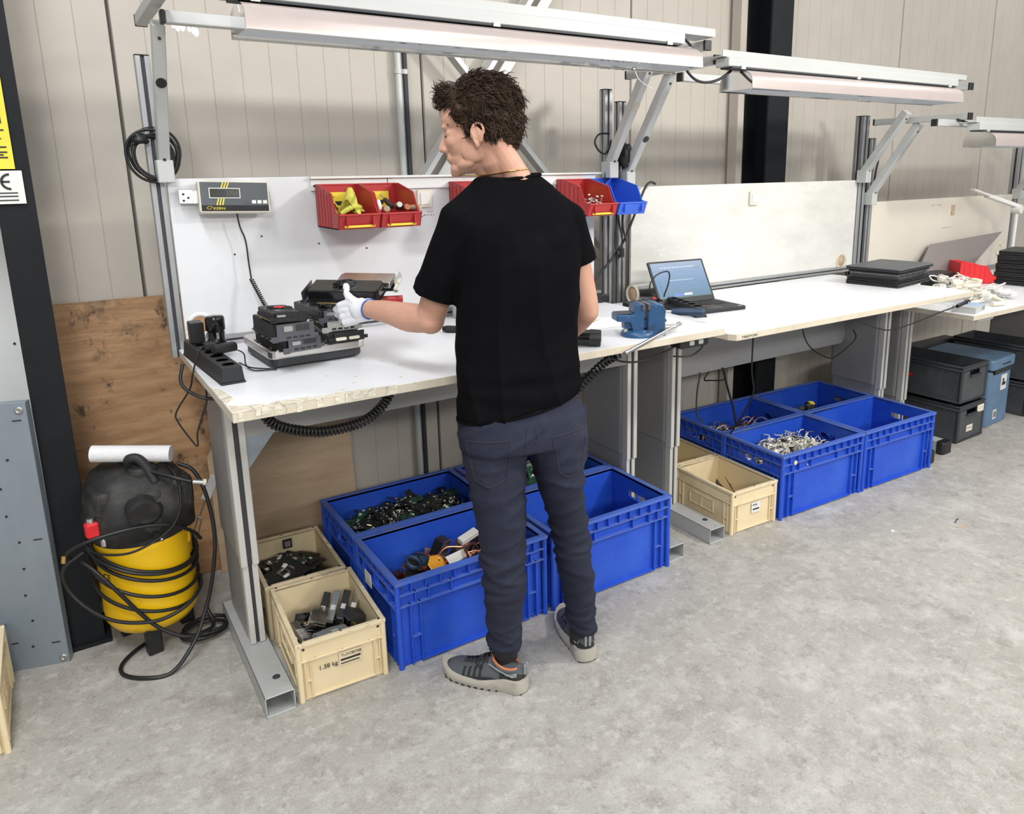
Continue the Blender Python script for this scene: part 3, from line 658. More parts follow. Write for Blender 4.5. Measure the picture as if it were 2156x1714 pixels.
def remesh(g, name, mt, voxel, smooth=3, parent=None, fn=None, sf=.5):
    o = g.build(name, mt); bm = bmesh.new(); bm.from_mesh(o.data); bmesh.ops.recalc_face_normals(bm, faces=bm.faces); bm.to_mesh(o.data); bm.free()
    r = o.modifiers.new('r', 'REMESH'); r.mode = 'VOXEL'; r.voxel_size = voxel; r.use_smooth_shade = True
    if smooth: s_ = o.modifiers.new('s', 'SMOOTH'); s_.iterations = smooth; s_.factor = sf
    dg = bpy.context.evaluated_depsgraph_get(); me = bpy.data.meshes.new_from_object(o.evaluated_get(dg)); old = o.data
    o.modifiers.clear(); o.data = me; bpy.data.meshes.remove(old); me.name = name
    if not me.materials: me.materials.append(M[mt])
    me.polygons.foreach_set('use_smooth', [True]*len(me.polygons))
    if fn:
        n = len(me.vertices); co = np.empty(n*3); me.vertices.foreach_get('co', co); co = co.reshape(-1, 3)
        no = np.empty(n*3); me.vertices.foreach_get('normal', no); no = no.reshape(-1, 3)
        d = np.array([fn(Vector(c), Vector(q)) for c, q in zip(co, no)]); co += no*d[:, None]
        me.vertices.foreach_set('co', co.ravel()); me.update()
    if parent: o.parent = parent
    return o
MAN = thing('person', 'man in black t-shirt and dark jeans standing at the first bench, white glove on hand', 'person', (0, 0, 0))
th = R(24); U = Vector((math.cos(th), math.sin(th), 0)); V = Vector((-math.sin(th), math.cos(th), 0))
def wd(v): return E1*v.x+E2*v.y+Vector((0, 0, v.z))
# ---------- torso stations: (z0, left, right, depth centre, half depth)
def station(z0, l, r, d, b, tilt=0):
    c = Q((l+r)/2, z0, d); hw = (r-l)/2*(1+d/2.252); A_ = math.sqrt(max(1e-4, hw*hw-(b*math.sin(th))**2))/math.cos(th)
    return W(*c), wd(U)*A_+Vector((0, 0, tilt)), wd(V)*b
TS = [(.918, -.245, .127, -.075, .124, .030), (.965, -.246, .129, -.072, .124, .018), (1.02, -.242, .126, -.07, .120), (1.09, -.236, .120, -.066, .114), (1.18, -.231, .124, -.06, .114), (1.27, -.226, .132, -.055, .120), (1.35, -.226, .136, -.05, .122), (1.42, -.232, .134, -.045, .118), (1.48, -.240, .126, -.04, .105), (1.525, -.226, .108, -.03, .088), (1.555, -.205, .080, -.02, .075), (1.58, -.187, .056, -.01, .070), (1.606, -.166, .022, 0, .066)]
g = MB(); loftrings(g, [station(*s_) for s_ in TS])
SHL, SHR = QW(-.215, 1.485, -.105), QW(.095, 1.482, .03)
ELL, ELR = QW(-.322, 1.188, -.05), QW(.157, 1.205, .07)
WRL, WRR = QW(-.515, 1.222, .13), QW(.085, 1.120, .22)
slv = SHL.lerp(ELL, .62); slr = SHR.lerp(ELR, .50)
def sleeve(a, b, r0, r1, r2, ext=.0):
    c, r = smoothpts([a+(a-b)*.05, a.lerp(b, .45), b], [r0, r1, r2]); g.tube(c, r, 24, cap=True); ell(g, a, (r0, r0, r0*.92))
HL = QW(-.300, 1.262, -.072)
sleeve(SHL, HL, .060, .062, .068); sleeve(SHR, QW(.130, 1.352, .05), .058, .056, .056)
limb(g, [QW(-.14, 1.56, -.02), SHL], [.05, .055]); limb(g, [QW(-.02, 1.565, -.0), SHR], [.05, .053])
def shirtfold(c, n):
    r = c-P0; a = r.dot(E1); z = c.z
    v = ((1-abs(noise.noise(Vector((a*9+z*1.5, z*1.6, 3)))))**5-.3)*.012*min(1, max(0, (1.48-z)*3))
    h = noise.noise(Vector((a*5+z*6, z*22, 9)))*.011*max(0, 1-abs(z-1.0)/.12)
    h += noise.noise(Vector((a*9-z*10, z*9, 1)))*.004
    return v+h
shirt = remesh(g, 'shirt', 'shirt', .0065, 5, MAN, shirtfold)
# open the bottom of the sleeves and the hem: a slightly inset dark cuff ring
def ring_at(c, ax, r, tr, nm, mt):
    ax = ax.normalized(); u = ax.orthogonal().normalized(); v = ax.cross(u)
    o = MB().tube([c+(u*math.cos(t)+v*math.sin(t))*r for t in [2*math.pi*k/28 for k in range(28)]], tr, 6, closed=True).build(nm, mt, shirt); return o
ring_at(HL-(HL-SHL).normalized()*.004, HL-SHL, .0665, .0035, 'sleeve_hem', 'shirt'); 
B_ = QW(.130, 1.352, .05); ring_at(B_-(B_-SHR).normalized()*.004, B_-SHR, .0545, .0035, 'sleeve_hem', 'shirt')
c, u, v = station(1.605, -.163, .020, 0.0, .065, .010)
MB().tube([c+Vector((0, 0, -.004))+u*math.cos(t)*1.0+v*math.sin(t)*1.0 for t in [2*math.pi*k/40 for k in range(40)]], .0055, 8, closed=True).build('neckband', 'shirt', shirt)
c, u, v = station(.916, -.245, .127, -.075, .124, .030)
MB().tube([c+u*math.cos(t)*1.005+v*math.sin(t)*1.005+Vector((0, 0, .002)) for t in [2*math.pi*k/60 for k in range(60)]], .004, 8, closed=True).build('hem', 'shirt', shirt)
# ---------- body: torso core, legs, arms, neck, head
g = MB(); core = [(max(s_[0], .93), (s_[1]+s_[2])/2-(s_[2]-s_[1])*.42, (s_[1]+s_[2])/2+(s_[2]-s_[1])*.42, s_[3], s_[4]*.82) for s_ in TS[:-2]]
loftrings(g, [station(*s_) for s_ in core])
HIPL, HIPR = QW(-.13, .86, -.10), QW(.05, .87, -.045)
KNL, KNR = QW(-.123, .47, -.11), QW(.098, .48, .0)
ANL, ANR = QW(-.125, .09, -.085), QW(.134, .13, .055)
for h, k, an in ((HIPL, KNL, ANL), (HIPR, KNR, ANR)): limb(g, [h, h.lerp(k, .5), k, k.lerp(an, .3), an, an-Vector((0, 0, .035))], [.075, .066, .050, .050, .035, .034])
ell(g, QW(-.04, .88, -.07), (.13, .10, .09))
# left arm
c, r = smoothpts([SHL, SHL.lerp(ELL, .5), SHL.lerp(ELL, .85), ELL], [.050, .047, .044, .043]); g.tube(c, r, 20); ell(g, ELL+Vector((.0, -.004, -.004)), (.042,)*3)
c, r = smoothpts([ELL, ELL.lerp(WRL, .3)+Vector((0, 0, -.006)), ELL.lerp(WRL, .65), WRL], [.043, .045, .036, .028]); g.tube(c, r, 20); ell(g, WRL, (.028,)*3)
# right arm
c, r = smoothpts([SHR, SHR.lerp(ELR, .5), SHR.lerp(ELR, .85), ELR], [.048, .043, .040, .036]); g.tube(c, r, 20); ell(g, ELR, (.036,)*3)
c, r = smoothpts([ELR, ELR.lerp(WRR, .35), WRR], [.037, .036, .026]); g.tube(c, r, 20); ell(g, WRR, (.027,)*3)
# head frame: x forward, y to the man's left (towards the camera), z up
HC = QW(-.150, 1.735, .01); fy = R(7); pd = R(9)
hf = (E1*-math.cos(fy)+E2*math.sin(fy)); hl = (E1*-math.sin(fy)-E2*math.cos(fy)); hu = Vector((0, 0, 1))
hf2 = (hf*math.cos(pd)-hu*math.sin(pd)); hu2 = (hu*math.cos(pd)+hf*math.sin(pd))
HM = Matrix((hf2, hl, hu2)).transposed(); 
def H(x, y, z): return HC+HM @ Vector((x, y, z))
def he(c, r, rot=None): ell(g, H(*c), r, HM @ rot if rot else HM, n=24)
he((-.012, 0, .045), (.098, .076, .088)); he((-.02, 0, .02), (.09, .072, .07)); he((.052, 0, .045), (.056, .062, .050)); he((.050, 0, -.015), (.058, .057, .075)); he((.055, 0, -.065), (.048, .044, .042))
for s_ in (-1, 1):
    he((.020, .047*s_, -.055), (.036, .015, .032)); he((.070, .033*s_, -.018), (.027, .022, .024)); he((.088, .022*s_, .026), (.015, .024, .010), Euler((0, 0, s_*-.3)).to_matrix()); he((.108, .0115*s_, -.036), (.011, .008, .008))
    he((.078, .032*s_, .006), (.016, .018, .013)); he((.055, .032*s_, -.085), (.035, .016, .016), Euler((0, 0, s_*-.5)).to_matrix())
he((.090, 0, -.101), (.019, .022, .017)); he((.078, 0, -.092), (.030, .032, .022)); he((.045, 0, -.085), (.050, .042, .030)); he((.098, 0, -.060), (.010, .026, .022)); he((.080, 0, .045), (.028, .045, .045))
limb(g, [H(.100, 0, .012), H(.110, 0, -.008), H(.121, 0, -.030)], [.0095, .0095, .0115], 12)
he((.100, 0, -.048), (.012, .014, .012)); he((.103, 0, -.0605), (.0095, .022, .0055)); he((.100, 0, -.0715), (.0095, .019, .0058)); he((.094, 0, -.085), (.010, .016, .010))
limb(g, [H(-.035, 0, -.02), H(-.035, 0, -.09), W(*Q(-.075, 1.60, .02)), W(*Q(-.07, 1.53, -.01))], [.062, .058, .058, .058], 24)
limb(g, [H(.0, 0, -.07), W(*Q(-.11, 1.60, .03))], [.045, .05], 20)
limb(g, [H(-.05, .03, -.05), W(*Q(-.045, 1.60, -.02)), W(*Q(-.03, 1.55, -.01))], [.035, .040, .040], 16); 
# ears
for s_ in (1, -1):
    er = Euler((0, R(12), s_*R(-18))).to_matrix()
    he((-.008, .0785*s_, -.015), (.015, .0055, .026), er)
    pts = [H(-.008+.019*math.cos(t)*(1.0 if math.sin(t) > 0 else .7)-.004*math.sin(t), (.083+.004*max(0, -math.cos(t)))*s_, -.012+.029*math.sin(t)) for t in [R(-70+300*k/18) for k in range(19)]]
    limb(g, pts, [.0042]*19, 8); he((-.001, .080*s_, -.042), (.008, .005, .010)); he((.010, .0765*s_, -.014), (.006, .006, .009))
body = remesh(g, 'body', 'skin', .0033, 4, MAN)
# eyes, brows
for s_ in (1, -1):
    e = MB(); ell(e, H(.083, .031*s_, .004), (.0118,)*3, n=16); e = e.build('eye', 'white', body); i_ = MB(); ell(i_, H(.0925, .031*s_, .000), (.0055, .0055, .0055), n=12); i_.build('iris', 'ink', e)
    b_ = MB(); rr = random.Random(4)
    for k in range(26):
        y = (.014+.034*k/25); b_.tube([H(.103-.024*(k/25)**1.5, y*s_, .026+.006*math.sin(k/25*3)), H(.101-.024*(k/25)**1.5, (y+.006)*s_, .030+.005*math.sin(k/25*3))], [.0012, .0004], 4)
    b_.build('eyebrow', 'hair', body)
MB().tube([H(.1105, y*.001, -.0662+.00006*abs(y)) for y in range(-18, 19, 4)], .0012, 5).build('mouth_line', 'skin', body)
# necklace
bm_ = bmesh.new(); bm_.from_mesh(body.data); bv = BVHTree.FromBMesh(bm_); bm_.free()
nk = []
cN = W(*Q(-.075, 1.625, .01))
for k in range(40):
    t = 2*math.pi*k/40; dr = (E1*math.cos(t)+E2*math.sin(t)); zz = .004*math.cos(t)+.0-.010*(1-math.cos(t))/2
    hit = bv.ray_cast(cN+dr*.2+Vector((0, 0, zz)), -dr)
    nk.append((hit[0] if hit[0] else cN+dr*.06)+dr*.002)
MB().tube(nk, .0020, 6, closed=True).build('necklace', 'gold', MAN)
# ---------- hair
g = MB()
def hh(c, r, rot=None): ell(g, H(*c), r, HM @ rot if rot else HM, n=24)
hh((-.022, 0, .062), (.108, .088, .092)); hh((.040, 0, .102), (.060, .060, .040)); hh((-.062, 0, .015), (.066, .074, .070)); hh((-.062, 0, -.030), (.050, .060, .042))
for s_ in (1, -1): hh((.026, .052*s_, .060), (.038, .028, .038)); hh((.022, .067*s_, .020), (.014, .010, .030)); hh((-.045, .058*s_, .0), (.030, .022, .040))
cap_ = remesh(g, 'hair', 'hair', .005, 3, MAN, lambda c, n: noise.noise(c*55)*.006+noise.noise(c*120)*.003)
bm_ = bmesh.new(); bm_.from_mesh(cap_.data); hb = BVHTree.FromBMesh(bm_); bm_.free()
rr = random.Random(11); g = MB(); HMi = HM.transposed()
polys = cap_.data.polygons; cnt = 0
while cnt < 3600:
    p_ = polys[rr.randrange(len(polys))]; c = p_.center.copy(); n_ = p_.normal.copy(); lc = HMi @ (c-HC)
    d_ = bv.ray_cast(c, -n_, .012)
    fl = HM @ Vector((-.35 if lc.x < .05 else .25, .2*math.copysign(1, lc.y) if abs(lc.y) > .03 else rr.uniform(-.3, .3), -.75 if lc.z < .09 else -.1))
    if lc.x > .02 and lc.z < .07: fl = HM @ Vector((-.5, 0, -.8))
    if lc.x > .05 and lc.z > .07: fl = HM @ Vector((.55, rr.uniform(-.3, .3), .0))
    fl = (fl-n_*fl.dot(n_)).normalized(); sd = n_.cross(fl); ph = rr.uniform(0, 6.3); L_ = rr.uniform(.018, .042); am = rr.uniform(.003, .008); lift = rr.uniform(.08, .32) if lc.z > .05 else rr.uniform(.0, .16)
    if lc.z < -.02 or (lc.x > .02 and lc.z < .07): L_ *= .55
    wv = sd*rr.uniform(-.5, .5); pts = []
    for k in range(7):
        t = k/6; pts.append(c-n_*.002+(fl+wv)*L_*t+n_*(L_*lift*math.sin(t*2.3)+.001)+sd*am*math.sin(ph+t*4.5)+n_*am*.4*math.cos(ph+t*5))
    r0 = rr.uniform(.0008, .0020); g.tube(pts, [r0*.7, r0, r0*1.05, r0, r0*.8, r0*.55, r0*.15], 4, cap=False); cnt += 1
locks = g.build('hair_locks', 'hair', cap_); locks['kind'] = 'stuff'
g = MB()
for k in range(240):
    c = H(.080+rr.uniform(-.02, .012), rr.uniform(-.045, .045), .112+rr.uniform(-.010, .02)); d = HM @ Vector((rr.uniform(.1, .8), rr.uniform(-.6, .6), rr.uniform(-.2, .8))).normalized(); ph = rr.uniform(0, 6)
    q = d.orthogonal().normalized(); q2 = d.cross(q); L_ = rr.uniform(.02, .036)
    g.tube([c+d*L_*t/7+(q*math.cos(ph+t*.9)+q2*math.sin(ph+t*.9))*.006*(t/7+.2) for t in range(8)], [.0013, .0015, .0015, .0013, .0011, .0009, .0006, .0002], 4, cap=False)
g.build('fringe', 'hair', cap_)['kind'] = 'stuff'
# ---------- jeans
g = MB()
hs = [(.975, -.205, .09, -.07, .10), (.93, -.225, .116, -.072, .110), (.88, -.240, .152, -.075, .122), (.83, -.240, .154, -.078, .126), (.79, -.236, .150, -.080, .122)]
loftrings(g, [station(*s_) for s_ in hs], e=2.4)
def legloft(sts):
    pts = []
    for z0, l, r, d, b in sts:
        c = Q((l+r)/2, z0, d); k = 1+d/2.252; pts.append((W(*c), wd(U)*((r-l)/2*k/1.0), wd(V)*b))
    loftrings(g, pts, 24, 2.1)
legloft([(.90, -.222, -.05, -.100, .098), (.83, -.238, -.038, -.103, .104), (.77, -.236, -.036, -.107, .102), (.68, -.227, -.040, -.112, .095), (.58, -.212, -.042, -.116, .086), (.50, -.200, -.047, -.118, .078), (.44, -.195, -.050, -.118, .074), (.36, -.190, -.053, -.120, .074), (.277, -.185, -.058, -.118, .072), (.18, -.181, -.066, -.108, .066), (.11, -.179, -.071, -.098, .062), (.062, -.178, -.072, -.092, .060)])
legloft([(.90, -.07, .135, -.055, .098), (.83, -.052, .155, -.055, .106), (.77, -.036, .150, -.055, .104), (.68, -.012, .136, -.052, .094), (.60, .010, .137, -.040, .085), (.52, .032, .148, -.022, .077), (.46, .045, .157, -.010, .073), (.37, .060, .165, .004, .070), (.29, .070, .171, .020, .069), (.22, .080, .176, .035, .064), (.165, .090, .178, .048, .060), (.135, .094, .178, .055, .058)])
def jeanfold(c, n):
    r = c-P0; a = r.dot(E1); z = c.z
    kn = math.exp(-((z-.43)/.10)**2)+math.exp(-((z-.13)/.08)**2)*1.1+math.exp(-((z-.72)/.07)**2)*.7
    q = 1-abs(noise.noise(Vector((a*6+z*4, r.dot(E2)*5, z*17)))); q2 = 1-abs(noise.noise(Vector((a*7-z*9, r.dot(E2)*6+4, z*9))))
    v = (q**5-.3)*.013*min(1.2, kn)+(q2**6-.2)*.006+noise.noise(Vector((a*10, r.dot(E2)*10, z*7)))*.005
    return v+(.003*math.sin(z*150+a*20)*math.exp(-((z-.115)/.05)**2))
jeans = remesh(g, 'jeans', 'jeans', .0065, 5, MAN, jeanfold)
bm_ = bmesh.new(); bm_.from_mesh(jeans.data); jb = BVHTree.FromBMesh(bm_); bm_.free()
def seam(pts, nm='seam', r=.0018, mt='stitch', off=.0005):
    out = []
    for p_ in curve(pts, 8):
        o_ = W(p_.x, -.6, p_.z); h = jb.ray_cast(o_, E2)
        if h[0]: out.append(h[0]-E2*off)
    if len(out) > 2: MB().tube(out, r, 5).build(nm, mt, jeans)
def Q3(px_a, z): return Vector((px_a, 0, z))
seam([Q3(-.028, .90), Q3(-.030, .86), Q3(-.040, .81), Q3(-.048, .77)])
seam([Q3(.000, .90), Q3(.0, .86), Q3(-.018, .82)]); 
for x0, x1 in ((-.205, -.075), (.045, .145)):
    seam([Q3(x0, .865), Q3((x0+x1)/2, .868), Q3(x1, .872)], 'pocket_edge', .0022); seam([Q3(x0, .865), Q3(x0+.012, .80), Q3(x0+.02, .745)], 'pocket_edge', .0022)
    seam([Q3(x0+.02, .745), Q3((x0+x1)/2, .728), Q3(x1-.015, .75)], 'pocket_edge', .0022); seam([Q3(x1, .872), Q3(x1-.005, .81), Q3(x1-.015, .75)], 'pocket_edge', .0022)
# ---------- gloves with five fingers
def hand(pref, wrist, fwd, side, nrm, fingers, thumb, scale=1.0):
    """fwd towards the fingers, side towards the thumb, nrm out of the back of the hand"""
    g = MB(); fwd, side, nrm = fwd.normalized(), side.normalized(), nrm.normalized()
    Pp = lambda f, s_, n_: wrist+(fwd*f+side*s_+nrm*n_)*scale
    limb(g, [Pp(-.012, 0, 0), Pp(.02, 0, 0)], [.031*scale, .032*scale], 16)
    for s_ in (-.028, -.010, .010, .026): limb(g, [Pp(.005, s_*.7, 0), Pp(.05, s_, .002), Pp(.088-abs(s_-.003)*.25, s_*1.05, .004)], [.019*scale, .0165*scale, .0125*scale], 12)
    for (s_, L1_, L2_, L3_, b1, b2, b3, sp) in fingers:
        p = Pp(.086-abs(s_-.003)*.25, s_*1.05, .004); a = 0; pts = [p]; d = fwd+side*sp
        for L_, b_ in ((L1_, b1), (L2_, b2), (L3_, b3)):
            a += b_; v = d.normalized()*math.cos(a)-nrm*math.sin(a); p = p+v*L_*scale; pts.append(p)
        limb(g, pts, [.0115*scale, .0100*scale, .0092*scale, .0080*scale], 10)
    limb(g, [Pp(*t) for t in thumb], [.0175*scale, .0145*scale, .0125*scale, .0105*scale], 12)
    return g
# left hand: thumb on top of the card, fingers under it
F1 = (QW(-.70, 1.185, .20)-WRL).normalized(); 
sideL = (Vector((0, 0, 1))+E1*.10); sideL = (sideL-F1*sideL.dot(F1)).normalized(); nrmL = sideL.cross(F1).normalized()
if nrmL.dot(E2) > 0: nrmL = -nrmL
g = hand('l', WRL+F1*.004, F1, sideL, nrmL, [(.026, .036, .024, .018, .35, .45, .25, -.28), (.010, .040, .027, .02, .5, .6, .3, -.36), (-.010, .037, .025, .02, .7, .8, .4, -.42), (-.028, .030, .02, .016, .8, .9, .4, -.5)],
         [(.015, .016, .004), (.040, .040, .004), (.052, .062, -.004), (.056, .084, -.014)], 1.0)
gl = remesh(g, 'glove', 'glove', .0030, 4, MAN, lambda c, n: noise.noise(c*60)*.0018)
ax = (ELL-WRL).normalized(); u = ax.orthogonal().normalized(); v = ax.cross(u)
cw = WRL+ax*.012
o = MB().tube([cw+(u*math.cos(t)+v*math.sin(t))*.0315 for t in [2*math.pi*k/28 for k in range(28)]], .0035, 6, closed=True).build('cuff', 'glove', gl)
o = MB().tube([cw+ax*.006+(u*math.cos(t)+v*math.sin(t))*.0318 for t in [2*math.pi*k/28 for k in range(28)]], .0022, 6, closed=True).build('cuff_band', 'glove_cuff', gl)
F2 = (QW(.03, 1.06, .34)-WRR).normalized(); s2 = (-E1+Vector((0, 0, .3))); s2 = (s2-F2*s2.dot(F2)).normalized(); n2 = F2.cross(s2).normalized()
if n2.z < 0: n2 = -n2
g = hand('r', WRR+F2*.004, F2, s2, n2, [(.026, .036, .024, .018, .3, .4, .3, .05), (.010, .040, .027, .02, .3, .4, .3, 0), (-.010, .037, .025, .02, .35, .45, .3, -.05), (-.028, .030, .02, .016, .4, .5, .3, -.12)],
         [(.015, .016, .0), (.035, .040, -.006), (.055, .055, -.014), (.075, .060, -.020)], 1.0)
gr = remesh(g, 'glove', 'glove', .0032, 4, MAN)
# ---------- shoes
def shoe(loc, ang, nm_label=None):
    """x forward, origin under the heel back"""
    L_ = .298; T = Matrix.Translation(loc) @ Matrix.Rotation(ang, 4, 'Z')
    def wdt(s_): return .036+.016*math.sin(min(1, max(0, (s_-.25)/.75))*math.pi)**.8 if s_ > .25 else .036
    def hw(s_):
        e_ = 1.0
        if s_ < .10: e_ = math.sqrt(max(0, 1-((.10-s_)/.10)**2))
        if s_ > .80: e_ = math.sqrt(max(0, 1-((s_-.80)/.20)**2))
        return (wdt(s_))*e_
    def top(s_): # upper height
        P_ = [(0, .078), (.06, .092), (.14, .086), (.28, .082), (.38, .098), (.46, .088), (.6, .068), (.75, .056), (.88, .048), (.96, .036), (1, .020)]
        for (a, za), (b, zb) in zip(P_, P_[1:]):
            if s_ <= b: t = (s_-a)/(b-a); return za*(1-t)+zb*t
        return .02
    def bot(s_): return .030 if s_ < .5 else .024+.006*(1-s_)*2
    up_ = MB(); n = 14; NS = 30; vs = []; 
    for i in range(NS+1):
        s_ = i/NS*.985+.004; x = s_*L_; w_ = max(.003, hw(s_)*.96); h0, h1 = bot(s_)-.008, top(s_)
        for j in range(n+1):
            t = math.pi*j/n; cy = math.cos(t); sz = math.sin(t)
            e_ = .75 if s_ < .35 else .9; yy = w_*math.copysign(abs(cy)**e_, cy)*(1-.35*(sz**2)*(1 if s_ < .5 else .5)); vs.append(T @ Vector((x, yy, h0+(h1-h0)*sz**(.75))))
    fs = []; ms = []
    for i in range(NS):
        for j in range(n):
            fs.append((i*(n+1)+j, i*(n+1)+j+1, (i+1)*(n+1)+j+1, (i+1)*(n+1)+j)); s_ = i/NS; q = min(j, n-1-j)
            k = 0
            if s_ < .26 and q <= 2: k = 1
            if s_ < .17 and q == 2 and s_ > .05: k = 2
            if s_ > .90 or (q == 0): k = 1
            if .42 < s_ < .72 and q <= 3 and i % 2 == 0: k = 1
            ms.append(k)
    up_.add(vs, fs, 0, True); up_.m = ms
    up_.add([vs[j] for j in range(n+1)], [list(range(n+1))], 1)
    sh_ = up_.build('shoe', ['shoegrey', 'shoeblack', 'greysuede'], MAN)
    # sole
    so = MB(); ring = []; N_ = 48
    for k in range(N_):
        t = k/N_; 
        if t < .5: s_ = t*2; sg = 1
        else: s_ = 2-t*2; sg = -1
        s2_ = .5-.5*math.cos(s_*math.pi); ring.append((s2_, sg))
    vs = []
    for lv, (zf, fl) in enumerate(((0.0, .98), (.012, 1.06), (.028, 1.10), (.036, 1.02))):
        for s_, sg in ring:
            spring = .018*max(0, (s_-.78)/.22)**2+.006*max(0, (.08-s_)/.08)
            zz = zf+(.010 if (s_ < .3 and lv == 3) else 0)-(.006 if (s_ > .45 and lv >= 2) else 0)+spring*(1 if lv < 3 else .8)
            vs.append(T @ Vector(((s_*1.03-.018)*L_, sg*hw(min(.999, max(.001, s_)))*fl+sg*.0015, zz)))
    fs = [(l*N_+k, l*N_+(k+1) % N_, (l+1)*N_+(k+1) % N_, (l+1)*N_+k) for l in range(3) for k in range(N_)]
    so.add(vs, fs, 0, True); so.add(vs[:N_], [list(range(N_))[::-1]], 1); so.add(vs[-N_:], [list(range(N_))], 0)
    so.build('sole', ['sole', 'shoeblack'], sh_)
    tr = MB()
    for k in range(9):
        s_ = .30+k*.075
        for sg in (1, -1): y = sg*hw(s_)*1.05; tr.box((s_*L_-.006, min(y, y*.8), .0005), (s_*L_+.006, max(y, y*.8), .009+.018*max(0, (s_-.78)/.22)**2), 0, T)
    for k in range(3): tr.box((.004+k*.02, -.03, .0005), (.016+k*.02, .03, .004), 0, T)
    tr.build('tread', 'shoeblack', sh_)
    # lining, laces, heel loop
    ln = [T @ Vector((L_*(.225+.155*math.cos(t)), .030*math.sin(t), .091+.010*math.cos(t)-.008*math.sin(t)**2)) for t in [2*math.pi*k/30 for k in range(30)]]
    MB().tube(ln, .0042, 7, closed=True).build('collar_lining', 'orange', sh_)
    MB().tube([p-Vector((0, 0, .006)) for p in ln], .0075, 7, closed=True).build('collar_padding', 'shoegrey', sh_)
    lc = MB()
    for k in range(6):
        s_ = .42+k*.052; w_ = .024-.001*k; z = top(s_)+.003; z2 = top(s_+.05)+.003
        lc.tube(curve([T @ Vector((s_*L_, -w_, z-.012)), T @ Vector(((s_+.015)*L_, -w_*.3, z)), T @ Vector(((s_+.03)*L_, w_*.4, z2+.001)), T @ Vector(((s_+.05)*L_, w_, z2-.012))], 4), .0028, 6)
        lc.tube(curve([T @ Vector((s_*L_, w_, z-.012)), T @ Vector(((s_+.015)*L_, w_*.3, z+.002)), T @ Vector(((s_+.03)*L_, -w_*.4, z2+.003)), T @ Vector(((s_+.05)*L_, -w_, z2-.012))], 4), .0028, 6)
    lc.tube(curve([T @ Vector((.42*L_, 0, .104)), T @ Vector((.46*L_, .028, .112)), T @ Vector((.52*L_, .042, .085)), T @ Vector((.46*L_, .036, .072))], 6), .0026, 6)
    lc.tube(curve([T @ Vector((.42*L_, 0, .104)), T @ Vector((.45*L_, -.028, .110)), T @ Vector((.50*L_, -.040, .085))], 6), .0026, 6)
    lc.build('laces', 'cap', sh_)
    MB().box((-.004, -.011, .062), (.004, -.003, .098), 0, T).box((-.004, .003, .062), (.004, .011, .098), 0, T).build('heel_loop', 'greysuede', sh_, bevel=.002)
    MB().tube(curve([T @ Vector((.10*L_, -.034, .060)), T @ Vector((.25*L_, -.037, .074)), T @ Vector((.38*L_, -.036, .090))], 5), .0025, 6).build('side_trim', 'greysuede', sh_)
    tg = MB().tube(curve([T @ Vector((.10*L_, .034, .060)), T @ Vector((.25*L_, .037, .074)), T @ Vector((.38*L_, .036, .090))], 5), .0025, 6)
    tg.build('side_trim', 'greysuede', sh_)
    return sh_
a1 = math.atan2(.83, -.56); a2 = math.atan2(1, .34)
lab(shoe(Vector((.680, -.590, .001)), a1), 'grey and black hiking shoe with dusty pale sole, turned to the left'); lab(shoe(Vector((.925, -.588, .001)), a2), 'grey and black hiking shoe seen from the heel')
# socks
MB().tube([ANL+Vector((0, 0, .03)), ANL-Vector((0, 0, .03)), ANL-Vector((0, 0, .07))], [.046, .044, .040], 16).build('sock', 'blackmatte', MAN); MB().tube([ANR+Vector((0, 0, .03)), ANR-Vector((0, 0, .05))], .043, 16).build('sock', 'blackmatte', MAN)
# ================================================================== THINGS ON THE BENCHES
M['pcb'] = mat('black_circuit_board', (.012, .014, .014), .4, var=.4, scale=40)
M['pcbgreen'] = mat('green_circuit_board', (.012, .075, .035), .4, var=.35, scale=40)
M['goldedge'] = mat('gold_contacts', (.62, .45, .2), .35, .8)
M['copper'] = mat('copper_pipe', (.72, .34, .20), .3, 1, var=.1)
M['orangeplate'] = mat('orange_metal_plate', (.80, .36, .03), .4, .3)
M['gunmetal'] = mat('gunmetal_bracket', (.16, .16, .18), .35, .8)
M['tin'] = mat('tinned_metal', (.62, .62, .60), .3, 1, var=.1, scale=20)
M['fins'] = mat('dark_heat_sink', (.06, .06, .065), .45, .5)
M['ivory'] = mat('ivory_plastic', (.70, .66, .55), .5)
M['scalebase'] = mat('dark_scale_base', (.035, .037, .042), .5)
M['lcd'] = mat('dark_display', (.02, .022, .018), .2, var=.2)
M['lcdseg'] = mat('display_segments', (.10, .11, .08), .4)
M['panelgrey'] = mat('grey_indicator_face', (.075, .085, .095), .45)
M['gloss'] = mat('gloss_black_plastic', (.008, .008, .009), .12)
M['visblue'] = layered('chipped_blue_enamel', (.018, .070, .165), .35, [((.02, .03, .05), 18, .52, .64, one, 'n', .8), ((.45, .45, .42), 30, .60, .68, one, 'n', .7), ((.03, .12, .26), 6, .5, .7, one, 'n', .5)])
M['navy'] = mat('navy_rubber_grip', (.02, .045, .09), .5)
M['screen'] = None
